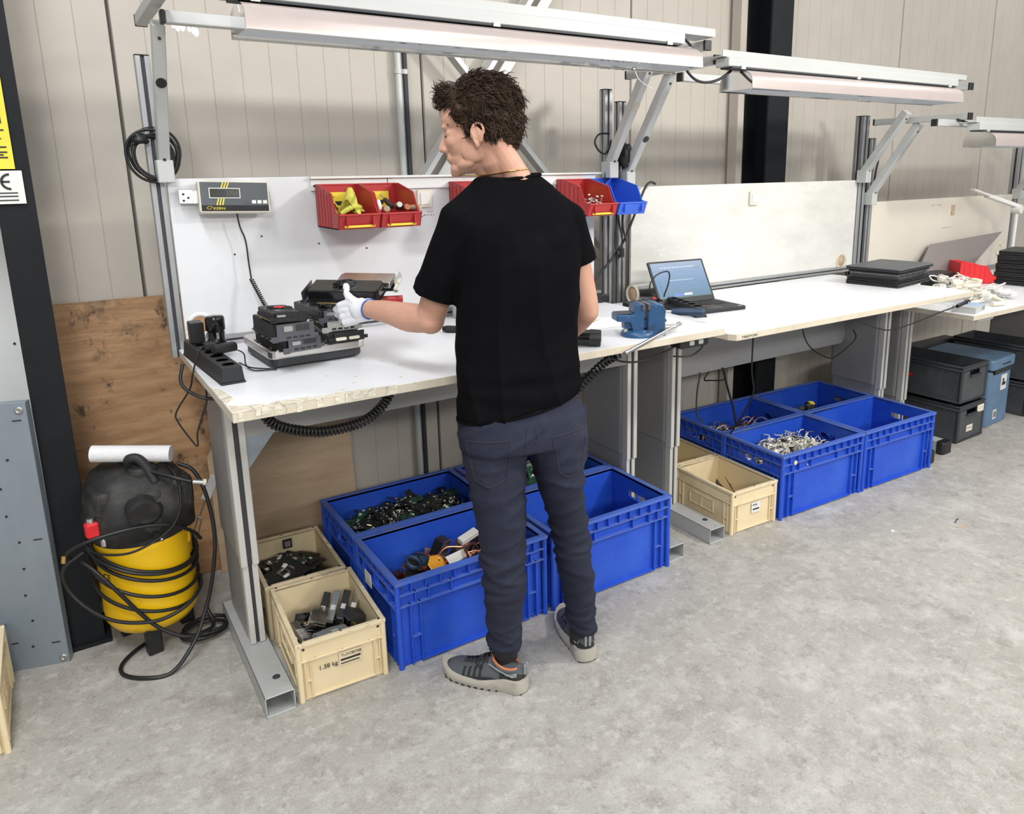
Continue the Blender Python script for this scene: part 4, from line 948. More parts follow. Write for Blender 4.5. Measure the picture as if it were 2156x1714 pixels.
def make_screen():
    m = bpy.data.materials.new('lit_laptop_screen'); m.use_nodes = True; N, L = m.node_tree.nodes, m.node_tree.links; b = N['Principled BSDF']
    b.inputs['Base Color'].default_value = (.02, .02, .02, 1); b.inputs['Roughness'].default_value = .2
    tc = N.new('ShaderNodeTexCoord'); sp = N.new('ShaderNodeSeparateXYZ'); L.new(tc.outputs['Generated'], sp.inputs[0])
    cr = N.new('ShaderNodeValToRGB'); e = cr.color_ramp.elements; e[0].position = 0; e[0].color = (.18, .33, .30, 1); e[1].position = 1; e[1].color = (.50, .62, .82, 1)
    for p_, c in ((.05, (.20, .36, .52, 1)), (.4, (.25, .42, .66, 1)), (.75, (.36, .53, .78, 1))): k = cr.color_ramp.elements.new(p_); k.color = c
    L.new(sp.outputs[2], cr.inputs[0]); L.new(cr.outputs[0], b.inputs['Emission Color']); b.inputs['Emission Strength'].default_value = .8; return m
M['screen'] = make_screen()
Rx = lambda a: Matrix.Rotation(R(a), 4, 'X')
Rz = lambda a: Matrix.Rotation(R(a), 4, 'Z')
def put(t, loc, rz=0, rx=0, ry=0): t.location = loc; t.rotation_euler = (R(rx), R(ry), R(rz)); return t
# ---- electrical switches on the boards
def wall_switch(label, x, z, s=.064):
    t = thing('light_switch', label, 'switch', (x, .539, z)); MB().rbox((-s/2, -.014, -s*.55), (s/2, 0, s*.55), .008, ax=1).build('surround', 'ivory', t, bevel=.002)
    MB().rbox((-s*.33, -.019, -s*.38), (s*.33, -.013, s*.38), .004, ax=1).build('rocker', 'white', t, bevel=.0015)
wall_switch('white wall switch beside the second red bin', .918, 1.518); wall_switch('ivory wall switch high on the stained middle board', 2.905, 1.459, .07)
# ---- scale indicator
t = thing('scale_indicator', 'grey scale readout with yellow stripes mounted on the white board', 'scale', (.168, .495, 1.545)); t.rotation_euler = (R(-8), R(2), R(0))
MB().rbox((-.118, -.022, -.056), (.118, .022, .056), .008, ax=1).build('housing', 'ivory', t, bevel=.003)
f = MB().box((-.112, -.0235, -.050), (.112, -.0215, .050)).build('front_panel', 'panelgrey', t)
MB().box((-.112, -.0242, -.050), (.112, -.0234, -.030)).build('brand_strip', 'blackmatte', f)
MB().box((-.085, -.0255, -.006), (.018, -.0235, .030)).build('display_frame', 'white', f); MB().box((-.082, -.0262, -.003), (.015, -.0254, .027)).build('display', 'lcd', f)
text('37H', .022, 'lcdseg', f, (-.030, -.0266, .003), FR, 'display_digits')
g = MB()
for k in range(3):
    x = -.046+k*.009
    g.add([(x, -.0240, .030), (x+.0045, -.0240, .030), (x+.0125, -.0240, .050), (x+.008, -.0240, .050)], [(0, 1, 2, 3)]); g.add([(x-.018, -.0246, -.030), (x-.0135, -.0246, -.030), (x-.0065, -.0240, -.006), (x-.011, -.0240, -.006)], [(0, 1, 2, 3)])
g.build('yellow_stripes', 'yellow', f)
text('KERN', .012, 'yellow', f, (-.075, -.0246, -.045), FR, 'brand_lettering', sx=1.3)
MB().tube(curve([(-.096, -.0247, -.040), (-.088, -.0247, -.034), (-.078, -.0247, -.036), (-.088, -.0247, -.044), (-.096, -.0247, -.040)], 4), .0008, 4).build('brand_swoosh', 'yellow', f)
for k in range(4): MB().box((.036+k*.019, -.0255, -.024), (.050+k*.019, -.0235, -.012)).build('button', 'white' if k else 'panelgrey', f)
MB().box((-.175, .018, -.020), (-.11, .024, .028)).box((-.125, -.010, -.022), (-.118, .022, .022)).build('wall_bracket', 'tin', t, bevel=.001)
for x, z in ((-.160, .012), (-.160, -.010), (-.145, .0)): MB().cyl((x, .0178, z), (x, .0165, z), .004, 10).build('bracket_hole', 'ink', t)
MB().box((.118, .0, -.03), (.124, .012, .022)).build('side_latch', 'cap', t)
C_ = [(.174, .50, 1.489), (.180, .50, 1.44), (.194, .50, 1.39), (.197, .50, 1.31), (.200, .498, 1.25)]
g = MB().tube(curve(C_, 6), .0028, 6); c2 = [(.200, .498, 1.25), (.215, .47, 1.20), (.235, .44, 1.14), (.262, .40, 1.085)]
g.tube(coil(c2, .0062, 26), .0026, 6); g.tube(curve([(.262, .40, 1.085), (.27, .38, 1.05), (.28, .34, 1.03)], 5), .003, 6)
tag(g.build('coiled_cable', 'black'), 'black coiled lead from the scale readout down to the weighing platform', 'cable')
# ---- platform scale
t = thing('platform_scale', 'steel platform scale loaded with graphics cards on the white bench', 'scale', (.285, .195, 1.0125)); t.rotation_euler = (0, 0, R(2.5))
MB().rbox((-.152, -.158, .006), (.152, .158, .036), .03).build('base', 'scalebase', t, bevel=.004)
MB().rbox((-.160, -.172, .034), (.160, .166, .064), .028).build('platter', 'steel', t, bevel=.006, seg=2)
for x in (-.11, .11):
    for y in (-.12, .12): MB().cyl((x, y, 0), (x, y, .007), .014, 12).build('foot', 'cap', t)
# ---- graphics cards
def fan(g, x, y, z, r, mi=0):
    g.lathe([(r, 0), (r, .003), (r-.003, .003), (r-.003, 0)], 24, mi, Matrix.Translation((x, y, z)))
    g.lathe([(r*.32, -.004), (r*.32, .003), (r*.26, .004), (.0001, .004)], 16, mi, Matrix.Translation((x, y, z)))
    for k in range(9):
        a = 2*math.pi*k/9; T = Matrix.Translation((x, y, z)) @ Matrix.Rotation(a, 4, 'Z') @ Matrix.Rotation(R(28), 4, 'X'); g.box((r*.3, -.008, -.0008), (r*.93, .008, .0006), mi, T)
def card(label, L=.25, Wd=.105, H=.036, fans=2, smat='cap', bmat='gunmetal', pcb='pcb', ports='row', red=False, glossy=False, back=False):
    """length along +x from the bracket at x=0, width along y, thickness up"""
    t = thing('graphics_card', label, 'graphics card')
    p = MB().box((.003, 0, 0), (L, Wd, .0018)).build('circuit_board', pcb, t); rr = random.Random(len(label))
    g = MB()
    for k in range(16):
        x, y = rr.uniform(.01, L-.02), rr.choice([rr.uniform(.0, .012), rr.uniform(Wd-.012, Wd-.003), rr.uniform(0, Wd-.01)]); g.box((x, y, -.0035), (x+rr.uniform(.004, .012), y+rr.uniform(.003, .008), .0), rr.randrange(2))
    g.build('components', ['tin', 'goldedge'], p)
    MB().box((.045, -.006, .0), (.135, .0, .0017)).build('edge_connector', 'goldedge', p)
    g = MB(); z0, z1 = .006, H
    g.prism([(.012, .004), (.012, Wd-.004), (L-.012, Wd-.004), (L-.002, Wd-.02), (L-.002, .02), (L-.012, .004)][::-1], 2, z0, z1, 0)
    s_ = g.build('shroud', 'gloss' if glossy else smat, t, bevel=.004, seg=2)
    q = MB()
    for k in range(int(L/.007)): q.box((.016+k*.0062, .001, .003), (.0175+k*.0062, Wd-.001, z0+.006))
    q.build('heat_sink_fins', 'fins', t)
    for k in range(fans):
        r = min(Wd*.42, L/(2.3*fans)); x = .012+(L-.024)*(k+.5)/fans; m_ = MB(); m_.lathe([(r+.002, -.0005), (r+.002, .0015), (r, .0015)], 28, 0, Matrix.Translation((x, Wd/2, z1))); m_.build('fan_ring', 'gunmetal', s_)
        q = MB(); q.lathe([(r-.001, .0003), (.0001, .0003)], 24, 1, Matrix.Translation((x, Wd/2, z1))); fan(q, x, Wd/2, z1+.0015, r-.001, 0); q.build('fan', ['cap', 'ink'], s_)
    if red: MB().lathe([(.018, 0), (.018, .001), (.0001, .0015)], 20, 0, Matrix.Translation((.012+(L-.024)/2/fans, Wd/2, z1+.0056))).build('fan_badge', 'redbright', s_); 
    g = MB(); g.box((-.0015, -.010, -.002), (0, Wd-.012, H+.001)); g.box((-.012, Wd-.012, -.002), (0, Wd+.006, -.0005)); g.box((-.0015, Wd-.013, -.002), (0, Wd+.006, .014)); g.box((-.0012, -.022, .002), (-.0002, -.009, .014))
    b = g.build('bracket', bmat, t)
    if ports == 'dvi':
        for y in (.008, .052): MB().rbox((-.007, y, .004), (-.001, y+.036, .014), .004, ax=0).build('video_port', 'ivory', b)
    else:
        for k in range(4): MB().box((-.0028, .004+k*.020, .004), (-.0012, .018+k*.020, .010)).build('video_port', 'ink', b)
        for k in range(7): MB().box((-.0026, .006+k*.0062, H*.5), (-.0012, .0098+k*.0062, H-.004)).build('vent_slot', 'ink', b)
        MB().rbox((-.006, .058, H*.55), (-.001, .085, H-.006), .003, ax=0).build('video_port', 'tin', b)
    return t
cards = []
def cardat(c, loc, rz, rx=0, ry=0): c.rotation_euler = (R(rx), R(ry), R(rz)); c.location = loc; cards.append(c); return c
Z0 = 1.0775
# bracket end faces the camera: local +x points to the back (+Y)
cardat(card('graphics card lying lowest at the left of the scale, grey bracket facing out', .265, .108, .038, 2, ports='row'), (.272, -.028, Z0+.002), 98)
cardat(card('big boxy black graphics card resting on the left bottom card', .255, .118, .050, 0, smat='blackmatte'), (.250, -.045, Z0+.043), 92)
cardat(card('small graphics card with red fan badge topmost on the left stack', .175, .098, .028, 1, red=True, pcb='goldedge', bmat='cap'), (.232, -.040, Z0+.098), 93, rx=3)
cardat(card('graphics card with two white video ports lying lowest on the right of the scale', .245, .104, .030, 1, bmat='cap', ports='dvi'), (.432, .018, Z0+.002), 90)
cardat(card('black graphics card second from the bottom of the right stack', .235, .104, .034, 0, bmat='tin'), (.418, .030, Z0+.036), 86)
cardat(card('twin fan graphics card topmost of the right stack, fans up', .27, .104, .036, 3, smat='cap'), (.402, .020, Z0+.074), 94)
c = card('gloss black graphics card held in the white gloved hand', .245, .098, .040, 1, glossy=True, bmat='gunmetal', ports='row'); GP = W(-.752, .165, 1.216)
ex = (E1*math.cos(R(4))+E2*math.sin(R(-4))+Vector((0, 0, -.02))).normalized(); ey = E2*math.cos(R(17))+Vector((0, 0, math.sin(R(17)))); ey = (ey-ex*ey.dot(ex)).normalized(); ez = ex.cross(ey)
c.rotation_euler = Matrix((ex, ey, ez)).transposed().to_euler(); c.location = GP
c = card('silver graphics card held behind the black one, bracket to the right', .20, .085, .030, 0, smat='tin', bmat='tin', ports='dvi'); c.rotation_euler = Matrix((-ex, -ey, ez)).transposed().to_euler(); c.location = GP+ex*.268+ey*.190-ez*.006
c = MB().rbox((-.035, -.012, -.012), (.035, .012, .012), .008, ax=0).build('marker_stub', 'cap'); tag(c, 'dark red capped stub held under the silver card bracket', 'tool', loc=tuple(W(-.49, .27, 1.205))); c.rotation_euler = (0, 0, R(-20)); c.data.materials[0] = M['red']
# ---- power strip at the left end
def power_strip(label, L, n, loc, rz, w=.058, h=.048, switch=True):
    t = thing('power_strip', label, 'power strip', loc, R(rz))
    b = MB().prism([(.004, -w/2-.002), (h, -w/2+.003), (h, w/2-.003), (.004, w/2+.002)], 1, 0, L).build('body', 'shoeblack', t, bevel=.002)
    MB().box((-w/2-.004, -.006, 0), (w/2+.004, L+.006, .005)).build('mounting_flange', 'cap', t, bevel=.002)
    for k in range(n):
        y = .038+k*(L-.09)/(n-1) if switch else .035+k*(L-.07)/(n-1)
        q = MB().lathe([(.0205, .0005), (.0205, .0012), (.0185, .0014), (.018, -.001)], 20, 0, Matrix.Translation((0, y, h)) @ Rz(0)); q.lathe([(.018, .0009), (.0001, .0009)], 20, 1, Matrix.Translation((0, y, h))); q.build('socket', ['cap', 'ink'], b)
    if switch: MB().rbox((-.008, L-.024, h), (.008, L-.010, h+.005), .003).build('rocker_switch', 'redbright', b)
    return t
ps = power_strip('black power strip with plugs at the left end of the bench', .50, 7, (.003, -.060, 1.0125), 3.5, .064, .052)
text('', .01, 'ink', None, (0, 0, 0), FR) if 0 else None
t = thing('power_adapter', 'square black plug-in adapter at the back of the left power strip', 'adapter', (-.022, .375, 1.0655)); MB().rbox((-.022, -.03, 0), (.022, .03, .072), .005, ax=1).build('body', 'cap', t, bevel=.003); MB().rbox((-.018, -.018, -.004), (.018, .018, 0), .01).build('plug_base', 'cap', t)
t = thing('power_adapter', 'tall round-topped black adapter on the left power strip', 'adapter', (.028, .30, 1.0655)); MB().lathe([(.030, 0), (.030, .012), (.026, .02), (.026, .045), (.031, .05), (.031, .088), (.028, .096), (.0001, .098)], 28).build('body', 'gloss', t)
for k in range(8): MB().box((.0255*math.cos(k*.785)-.004, .0255*math.sin(k*.785)-.004, .022), (.0255*math.cos(k*.785)+.004, .0255*math.sin(k*.785)+.004, .043)).build('contact', 'cap' if k % 2 else 'tin', t)
t = thing('plug', 'flat black plug lying across the left power strip', 'plug', (.015, .14, 1.067)); MB().rbox((-.03, -.018, 0), (.045, .018, .03), .010, ax=0).build('body', 'cap', t, bevel=.004); t.rotation_euler = (0, 0, R(20))
t = thing('plug', 'small black plug beside the square adapter', 'plug', (-.008, .215, 1.067)); MB().rbox((-.018, -.016, 0), (.018, .016, .026), .006, ax=0).build('body', 'shoeblack', t, bevel=.003)
def cable(label, pts, r=.0032, mt='black', n=8, cat='cable', name='cable'):
    return tag(MB().tube(curve(pts, n), r, 7).build(name, mt), label, cat)
cable('thin black lead looping on the white top beside the left power strip', [(.05, .145, 1.075), (.075, .125, 1.06), (.072, .09, 1.03), (.085, .055, 1.0165), (.125, .03, 1.0165), (.150, .025, 1.0165), (.12, .055, 1.0165), (.085, .10, 1.017), (.06, .13, 1.03)], .0022)
cable('black lead falling over the left bench edge and down the plywood', [(-.012, .215, 1.08), (-.045, .20, 1.07), (-.072, .19, 1.0), (-.085, .2, .95), (-.130, .22, .875), (-.128, .22, .84), (-.10, .21, .78), (-.083, .2, .755), (-.078, .2, .80), (-.055, .2, .86), (-.040, .2, .90), (-.036, .2, .97)], .0028)
cable('thick black cable bending under the left bench edge', [(-.094, .22, 1.03), (-.108, .2, .985), (-.098, .18, .955), (-.055, .16, .925), (.0, .14, .915)], .0055)
cable('grey lead from the taped hole to the square adapter', [(.010, .545, 1.085), (.005, .50, 1.085), (-.008, .44, 1.085), (-.015, .40, 1.12)], .004, 'frame')
# ---- bins on the rail
def bin_(label, color, w=.158, d=.255, h=.156, lab_=True):
    """back at y=0, opening to -y"""
    t = thing('storage_bin', label, 'bin'); k = .004; g = MB()
    # side profile (y, z): back tall, front low with slanted opening
    for x0, x1 in ((0, k), (w-k, w)): g.prism([(-.0, 0), (-.0, h), (-.045, h), (-d*.72, h*.80), (-d*.86, h*.36), (-d, h*.32), (-d+.02, .0)], 0, x0, x1, 0)
    g.box((0, -k, 0), (w, 0, h)); g.box((0, -d+.02, 0), (w, 0, k)); g.add([(0, -d+.02, 0), (w, -d+.02, 0), (w, -d, h*.32), (0, -d, h*.32), (0, -d+.02+k, 0), (w, -d+.02+k, 0), (w, -d+k, h*.32), (0, -d+k, h*.32)], [(0, 1, 2, 3), (7, 6, 5, 4), (3, 2, 6, 7)])
    s_ = g.build('shell', color, t)
    g = MB()
    for x in (.0015, w-.0015): g.tube([(x, 0, h), (x, -.045, h), (x, -d*.72, h*.80), (x, -d*.86, h*.37), (x, -d, h*.33)], .0035, 6)
    g.tube([(0, -d, h*.33), (w, -d, h*.33)], .0042, 6); g.tube([(0, -.002, h), (w, -.002, h)], .004, 6); g.build('rim', color, s_)
    g = MB()
    for sx in (-.002, w):
        for y in (-.03, -.065, -.10, -.135, -.165): g.box((sx, y-.0015, .004), (sx+.002, y+.0015, h*(.96 if y > -.05 else .9 if y > -.11 else .8)))
    for x in (.03, w-.03): g.box((x-.002, -d-.003, .01), (x+.002, -d+.012, h*.30))
    g.build('ribs', color, s_)
    if lab_:
        l_ = MB().box((.022, -.0065, h*.42), (w-.03, -.0045, h*.82)).build('yellow_label', 'yellow', t); MB().box((.06, -.0075, h*.50), (.105, -.0064, h*.60)).build('label_print', 'ink', l_); MB().box((.03, -.0075, h*.70), (.07, -.0064, h*.72)).build('label_print', 'ink', l_)
        l_ = MB().box((.028, -d*.90, -.0015), (w-.028, -d*.72, .0)).build('yellow_label', 'yellow', t); MB().box((.022, -d+.008, .006), (w-.022, -d+.0085, .014)).build('front_label', 'yellow', t)
    return t
bz = 1.425
BN = []
for i, (x, lb_, cl) in enumerate([(.468, 'red bin holding a yellow cloth glove, leftmost on the rail', 'red'), (.630, 'red bin of screwdrivers and pens, second from the left', 'red'), (1.03, 'red bin mostly hidden behind the man\'s left shoulder', 'red'), (1.225, 'red bin hidden behind the man\'s back, fourth on the rail', 'red'), (1.575, 'red bin of silver fittings just right of the man\'s shoulder', 'red'), (1.742, 'blue bin, empty, rightmost on the rail', 'bluebin')]):
    b = bin_(lb_, cl, lab_=(i != 5)); b.location = (x, .526, bz); b['group'] = 'wall bins on the rail'; BN.append(b)
# contents
def crumple(label, loc, r, mt, seed, sz, name, cat):
    g = MB(); rr = random.Random(seed); n, m_ = 18, 12; vs = []
    for i in range(m_+1):
        for j in range(n):
            a, b = math.pi*i/m_, 2*math.pi*j/n; v = Vector((math.sin(a)*math.cos(b), math.sin(a)*math.sin(b), math.cos(a))); k = 1+.45*noise.noise(v*1.6+Vector((seed, 0, 0)))+.22*noise.noise(v*4+Vector((0, seed, 0)))
            vs.append((v.x*k*sz[0], v.y*k*sz[1], v.z*k*sz[2]))
    g.add(vs, [(i*n+j, (i+1)*n+j, (i+1)*n+(j+1) % n, i*n+(j+1) % n) for i in range(m_) for j in range(n)], 0, True)
    o = g.build(name, mt); tag(o, label, cat, loc=loc); return o
M['clothyellow'] = mat('yellow_cloth', (.62, .60, .10), .85, bump=.3, bscale=120)
t = thing('cloth_glove', 'crumpled yellow cloth glove in the leftmost red bin', 'glove', (.545, .405, 1.462))
g = MB(); n = 26; rr = random.Random(2)
for lay, (cx, cy, hx, hz, tw, w_) in enumerate([(0, 0, .050, .03, .2, .05), (.012, .03, .045, .035, 1.2, .045), (-.012, -.035, .04, .03, 2.3, .04)]):
    vs = []
    for i in range(13):
        for j in range(13):
            u, v = i/12-.5, j/12-.5; x = cx+u*hx*2; y = cy+v*w_*2; z = .035+hz*math.sin(u*5+tw)*math.cos(v*4+tw)+.012*noise.noise(Vector((u*5, v*5, lay*3))); vs.append((x, y, max(.006, z+lay*.008)))
    g.add(vs, [(i*13+j, (i+1)*13+j, (i+1)*13+j+1, i*13+j+1) for i in range(12) for j in range(12)], 0, True)
g.build('folds', 'clothyellow', t); o = MB().tube(curve([(.02, .03, .04), (.028, .035, .08), (.03, .04, .118)], 5), [.032*(1-k/11)**.8+.004 for k in range(11)], 10).build('fingertip', 'clothyellow', t)
MB().tube(curve([(-.045, -.06, .028), (.0, -.065, .05), (.04, -.03, .045), (.048, .02, .05)], 5), .010, 8).build('cuff_roll', 'clothyellow', t)
def handtool(label, cat, a, b, parts, name):
    """parts: list of (t0, t1, r0, r1, material, partname) along a->b"""
    A_, B_ = Vector(a), Vector(b); t = thing(name, label, cat, a); d = (B_-A_)
    for t0, t1, r0, r1, mt, nm in parts: MB().cyl(d*t0, d*t1, r0, 14, r2=r1).build(nm, mt, t, bevel=.001)
    return t
handtool('orange-ended screwdriver handle in the second red bin', 'screwdriver', (.755, .325, 1.505), (.735, .48, 1.50), [(0, .04, .010, .0125, 'orange', 'end_cap'), (.04, .5, .0125, .0115, 'gunmetal', 'handle'), (.5, 1, .003, .003, 'steel', 'blade')], 'screwdriver')
handtool('wooden file handle pointing left in the second red bin', 'file', (.672, .33, 1.500), (.72, .44, 1.49), [(0, .08, .009, .013, 'ply2', 'butt'), (.08, .7, .013, .010, 'ply2', 'handle'), (.7, 1.2, .004, .003, 'steel', 'blade')], 'hand_file')
handtool('wooden handle sticking out over the front corner of the second red bin', 'brush', (.800, .31, 1.505), (.73, .45, 1.49), [(0, .12, .009, .012, 'ply2', 'butt'), (.12, .7, .012, .008, 'ply2', 'handle')], 'paint_brush')
handtool('black screwdriver lying between the wooden handles in the second red bin', 'screwdriver', (.70, .34, 1.505), (.70, .46, 1.55), [(0, .1, .008, .0105, 'cap', 'end_cap'), (.1, .6, .0105, .009, 'cap', 'handle'), (.6, 1, .003, .003, 'steel', 'blade')], 'screwdriver')
handtool('pale translucent handle in the second red bin', 'screwdriver', (.725, .33, 1.515), (.75, .42, 1.51), [(0, .1, .009, .0115, 'white', 'end_cap'), (.1, .8, .0115, .0105, 'gunmetal', 'handle'), (.8, 1.3, .003, .003, 'steel', 'blade')], 'screwdriver')
crumple('white rag end at the left side of the second red bin', (.652, .37, 1.51), 0, 'paper', 5, (.014, .02, .025), 'rag', 'cloth')
rr = random.Random(8)
for k in range(14):
    x, y, z = 1.655+rr.uniform(-.035, .035), .36+rr.uniform(-.04, .05), 1.475+rr.uniform(0, .045)
    t = thing('metal_fitting', 'small silver screw fitting heaped in the red bin right of the man', 'fitting', (x, y, z), group='silver fittings in the red bin'); t.rotation_euler = (rr.uniform(-1.3, 1.3), rr.uniform(-1.3, 1.3), rr.uniform(0, 6))
    if k == 0: m1 = MB().cyl((0, 0, -.014), (0, 0, .012), .0035, 8).build('shank', 'tin', t); m2 = MB().lathe([(.0001, .012), (.007, .012), (.007, .016), (.004, .019), (.0001, .019)], 10).build('head', 'chrome', t)
    else:
        for m_ in (m1, m2): q = m_.copy(); COL.objects.link(q); q.parent = t
for o in list(COL.objects):
    if not o.parent and o.get('category') in ('glove', 'screwdriver', 'file', 'brush', 'cloth', 'fitting') and o.location.z > 1.4: o.location.z -= .010
# ---- tools right of the man
t = thing('cordless_scanner', 'black cylindrical torch lying on the bench just right of the man', 'torch', (1.105, -.26, 1.044)); d = Vector((.075, -.062, -.004)); t.name = 'torch'
MB().cyl((-.03, .025, .0), d*.62, .029, 24).build('barrel', 'gloss', t, bevel=.003); MB().cyl(d*.62, d*1.02, .0315, 24, r2=.030).build('end_section', 'cap', t, bevel=.004); MB().cyl(d*.62, d*.65, .0295, 24).build('ring', 'gunmetal', t)
MB().cyl(d*1.02, d*1.03, .025, 24).build('end_cap', 'cap', t); MB().bar(d*1.035+Vector((.004, .004, -.014)), d*1.035+Vector((.004, .004, .012)), .006, .002, (1, 0, 0)).build('white_mark', 'white', t)
handtool('black and blue screwdriver handle lying behind the man\'s elbow', 'screwdriver', (.835, .235, 1.026), (.98, .10, 1.026), [(0, .08, .010, .014, 'cap', 'end_cap'), (.08, .7, .014, .011, 'shoeblack', 'handle'), (.3, .45, .0145, .0145, 'glove_cuff', 'blue_inlay'), (.7, 1.3, .0035, .0035, 'steel', 'blade')], 'screwdriver')
t = thing('spray_can', 'grey lidded can standing against the back rail, half hidden by the shirt', 'can', (1.035, .475, 1.0125)); MB().lathe([(.033, 0), (.035, .004), (.035, .085), (.033, .09)], 28).build('body', 'frame', t); MB().lathe([(.034, .09), (.034, .112), (.028, .118), (.0001, .118)], 28).build('lid', 'ivory', t)
for k in range(3): MB().box((-.03, -.0362, .03+k*.012), (.0, -.0345, .036+k*.012)).build('print_line', 'ink', t)
# ---- bench vise
SWP = Matrix(((0, 1, 0, 0), (1, 0, 0, 0), (0, 0, 1, 0), (0, 0, 0, 1)))
t = thing('bench_vise', 'chipped blue bench vise clamped at the front edge of the white bench', 'vise', (1.405, -.262, 1.0125), R(-20))
MB().lathe([(.066, 0), (.066, .010), (.060, .018), (.048, .024), (.0001, .024)], 32).build('swivel_base', 'visblue', t)
MB().cyl((-.052, -.012, .018), (-.052, -.012, .034), .009, 6).build('lock_nut', 'tin', t)
g = MB().prism([(-.095, .062), (-.095, .088), (-.030, .084), (-.022, .120), (.0, .124), (.012, .118), (.012, .02), (-.03, .02), (-.04, .055)], 0, -.034, .034, 0, SWP); g.build('fixed_jaw', 'visblue', t, bevel=.004, seg=2)
MB().box((-.094, -.024, .087), (-.034, .024, .092)).build('anvil', 'gunmetal', t, bevel=.001)
MB().box((.002, -.04, .100), (.014, .04, .122)).box((.024, -.04, .100), (.036, .04, .122)).build('jaw_plates', 'gunmetal', t, bevel=.001)
g = MB().prism([(.026, -.012), (.026, .120), (.05, .126), (.085, .118), (.098, .095), (.096, .060), (.098, .0), (.092, -.014)][::-1], 0, -.036, .036, 0, SWP); g.build('moving_jaw', 'visblue', t, bevel=.006, seg=2)
MB().box((-.06, -.02, .028), (.09, .02, .060)).build('slide', 'visblue', t, bevel=.003)
MB().box((.086, -.028, .048), (.104, .028, .060)).build('jaw_ledge', 'visblue', t, bevel=.003)
MB().cyl((.09, 0, .022), (.150, 0, .022), .011, 16).build('screw_end', 'steel', t); MB().lathe([(.0001, -.013), (.011, -.008), (.013, 0), (.011, .008), (.0001, .013)], 14, 0, Matrix.Translation((.145, 0, .022))).build('spindle_head', 'steel', t)
hd = thing('x', 'x', 'x'); bpy.data.objects.remove(hd)
iv = (Matrix.Translation((1.405, -.262, 1.0125)) @ Rz(-20)).inverted(); ha, hb_ = iv @ Vector((1.225, -.425, 1.010)), iv @ Vector((1.588, -.245, 1.058))
h_ = MB().cyl(iv @ Vector((1.200, -.435, 1.002)), (.145, 0, .022), .0072, 14).build('handle_bar', 'steel', t); dv = (Vector((.145, 0, .022))-iv @ Vector((1.200, -.435, 1.002))).normalized()
MB().cyl((.145, 0, .022), Vector((.145, 0, .022))+dv*.045, .0072, 14).build('handle_bar', 'steel', t)
MB().cyl(iv @ Vector((1.200, -.435, 1.002)), iv @ Vector((1.200, -.435, 1.002))+dv*.012, .0085, 14).build('handle_knob', 'steel', t); MB().cyl(Vector((.145, 0, .022))+dv*.036, Vector((.145, 0, .022))+dv*.05, .009, 14).build('handle_knob', 'steel', t)
# hammer, pencil, paper, small boxes
t = thing('hammer', 'hammer with navy blue rubber grip lying behind the vise', 'hammer', (1.865, -.150, 1.030)); A_ = Vector((0, 0, 0)); d = Vector((-.165, .175, 0)).normalized()
c, r = smoothpts([A_, A_+d*.01, A_+d*.05, A_+d*.10, A_+d*.14], [.013, .0175, .016, .0165, .010]); MB().tube(c, r, 16).build('grip', 'navy', t); MB().cyl(A_-d*.0015, A_+d*.001, .009, 14).build('grip_end', 'shoeblack', t)
MB().cyl(A_+d*.13, A_+d*.29, .006, 12).build('shaft', 'steel', t); pr_ = d.orthogonal().normalized(); pr_ = Vector((0, 0, 1)).cross(d); MB().bar(A_+d*.295-pr_*.05, A_+d*.295+pr_*.05, .022, .022).build('head', 'steel', t, bevel=.003)
handtool('yellow pencil tip beside the man\'s right elbow', 'pencil', (1.315, -.155, 1.070), (1.20, -.08, 1.03), [(0, .2, .001, .0045, 'ivory', 'tip'), (.2, 1, .0045, .0045, 'yellow', 'barrel')], 'pencil')
o = MB().box((-.16, -.10, 0), (.16, .10, .0012)).build('paper_sheet', 'paper'); tag(o, 'white paper sheet under the vise area on the nearest bench', 'paper', loc=(1.36, .02, 1.0128)); o.rotation_euler = (0, 0, R(-12))
t = thing('cable_box', 'black junction box on the back rail between the first two benches', 'box', (1.72, .42, 1.0125)); MB().box((-.06, -.03, 0), (.06, .03, .035)).build('body', 'cap', t, bevel=.004)
for k in range(4): MB().cyl((-.035+k*.024, -.005, .0345), (-.035+k*.024, -.005, .037), .006, 10).build('knob', 'gunmetal', t)
t = thing('power_strip', 'short', 'x'); bpy.data.objects.remove(t)
# ---- middle bench
ps2 = power_strip('black power strip lying in front of the open laptop', .40, 7, (1.968, -.025, .9775), -16, .05, .046, switch=False)
t = thing('power_strip', 'black strip with a glowing red switch behind the vise', 'power strip', (1.90, .30, .9775), R(0)); MB().box((-.10, -.022, 0), (.16, .022, .040)).build('body', 'shoeblack', t, bevel=.003); M['redglow'] = mat('red_rocker', (.7, .02, .03), .3, emis=((1, .05, .05), 1.5)); MB().rbox((.08, -.012, .04), (.11, .012, .046), .004).build('rocker_switch', 'redglow', t)
t = thing('cardboard_tube', 'grey foil covered roll with a cream cap lying behind the laptop', 'roll', (1.965, .44, 1.024)); MB().cyl((0, 0, 0), (.21, .0, .0), .046, 32).build('roll', 'tin', t); q = MB().lathe([(.047, 0), (.047, .01), (.037, .01), (.037, -.004)], 28, 0, Matrix.Rotation(R(-90), 4, 'Y'), cap=False); q.build('cap_ring', 'ivory', t); MB().lathe([(.037, .003), (.037, .004), (.0001, .004)], 28, 0, Matrix.Rotation(R(-90), 4, 'Y'), cap=False).build('cap_inner', 'ply2', t)
t = thing('laptop', 'open black laptop with a lit blue screen on the middle bench', 'laptop', (2.125, .125, .9775), R(-6.5))
b = MB().rbox((-.165, -.115, 0), (.165, .118, .018), .008).build('base', 'shoeblack', t, bevel=.002)
kb = MB().box((-.145, -.012, .0178), (.145, .095, .0186)).build('keyboard_well', 'cap', b)
k0 = None
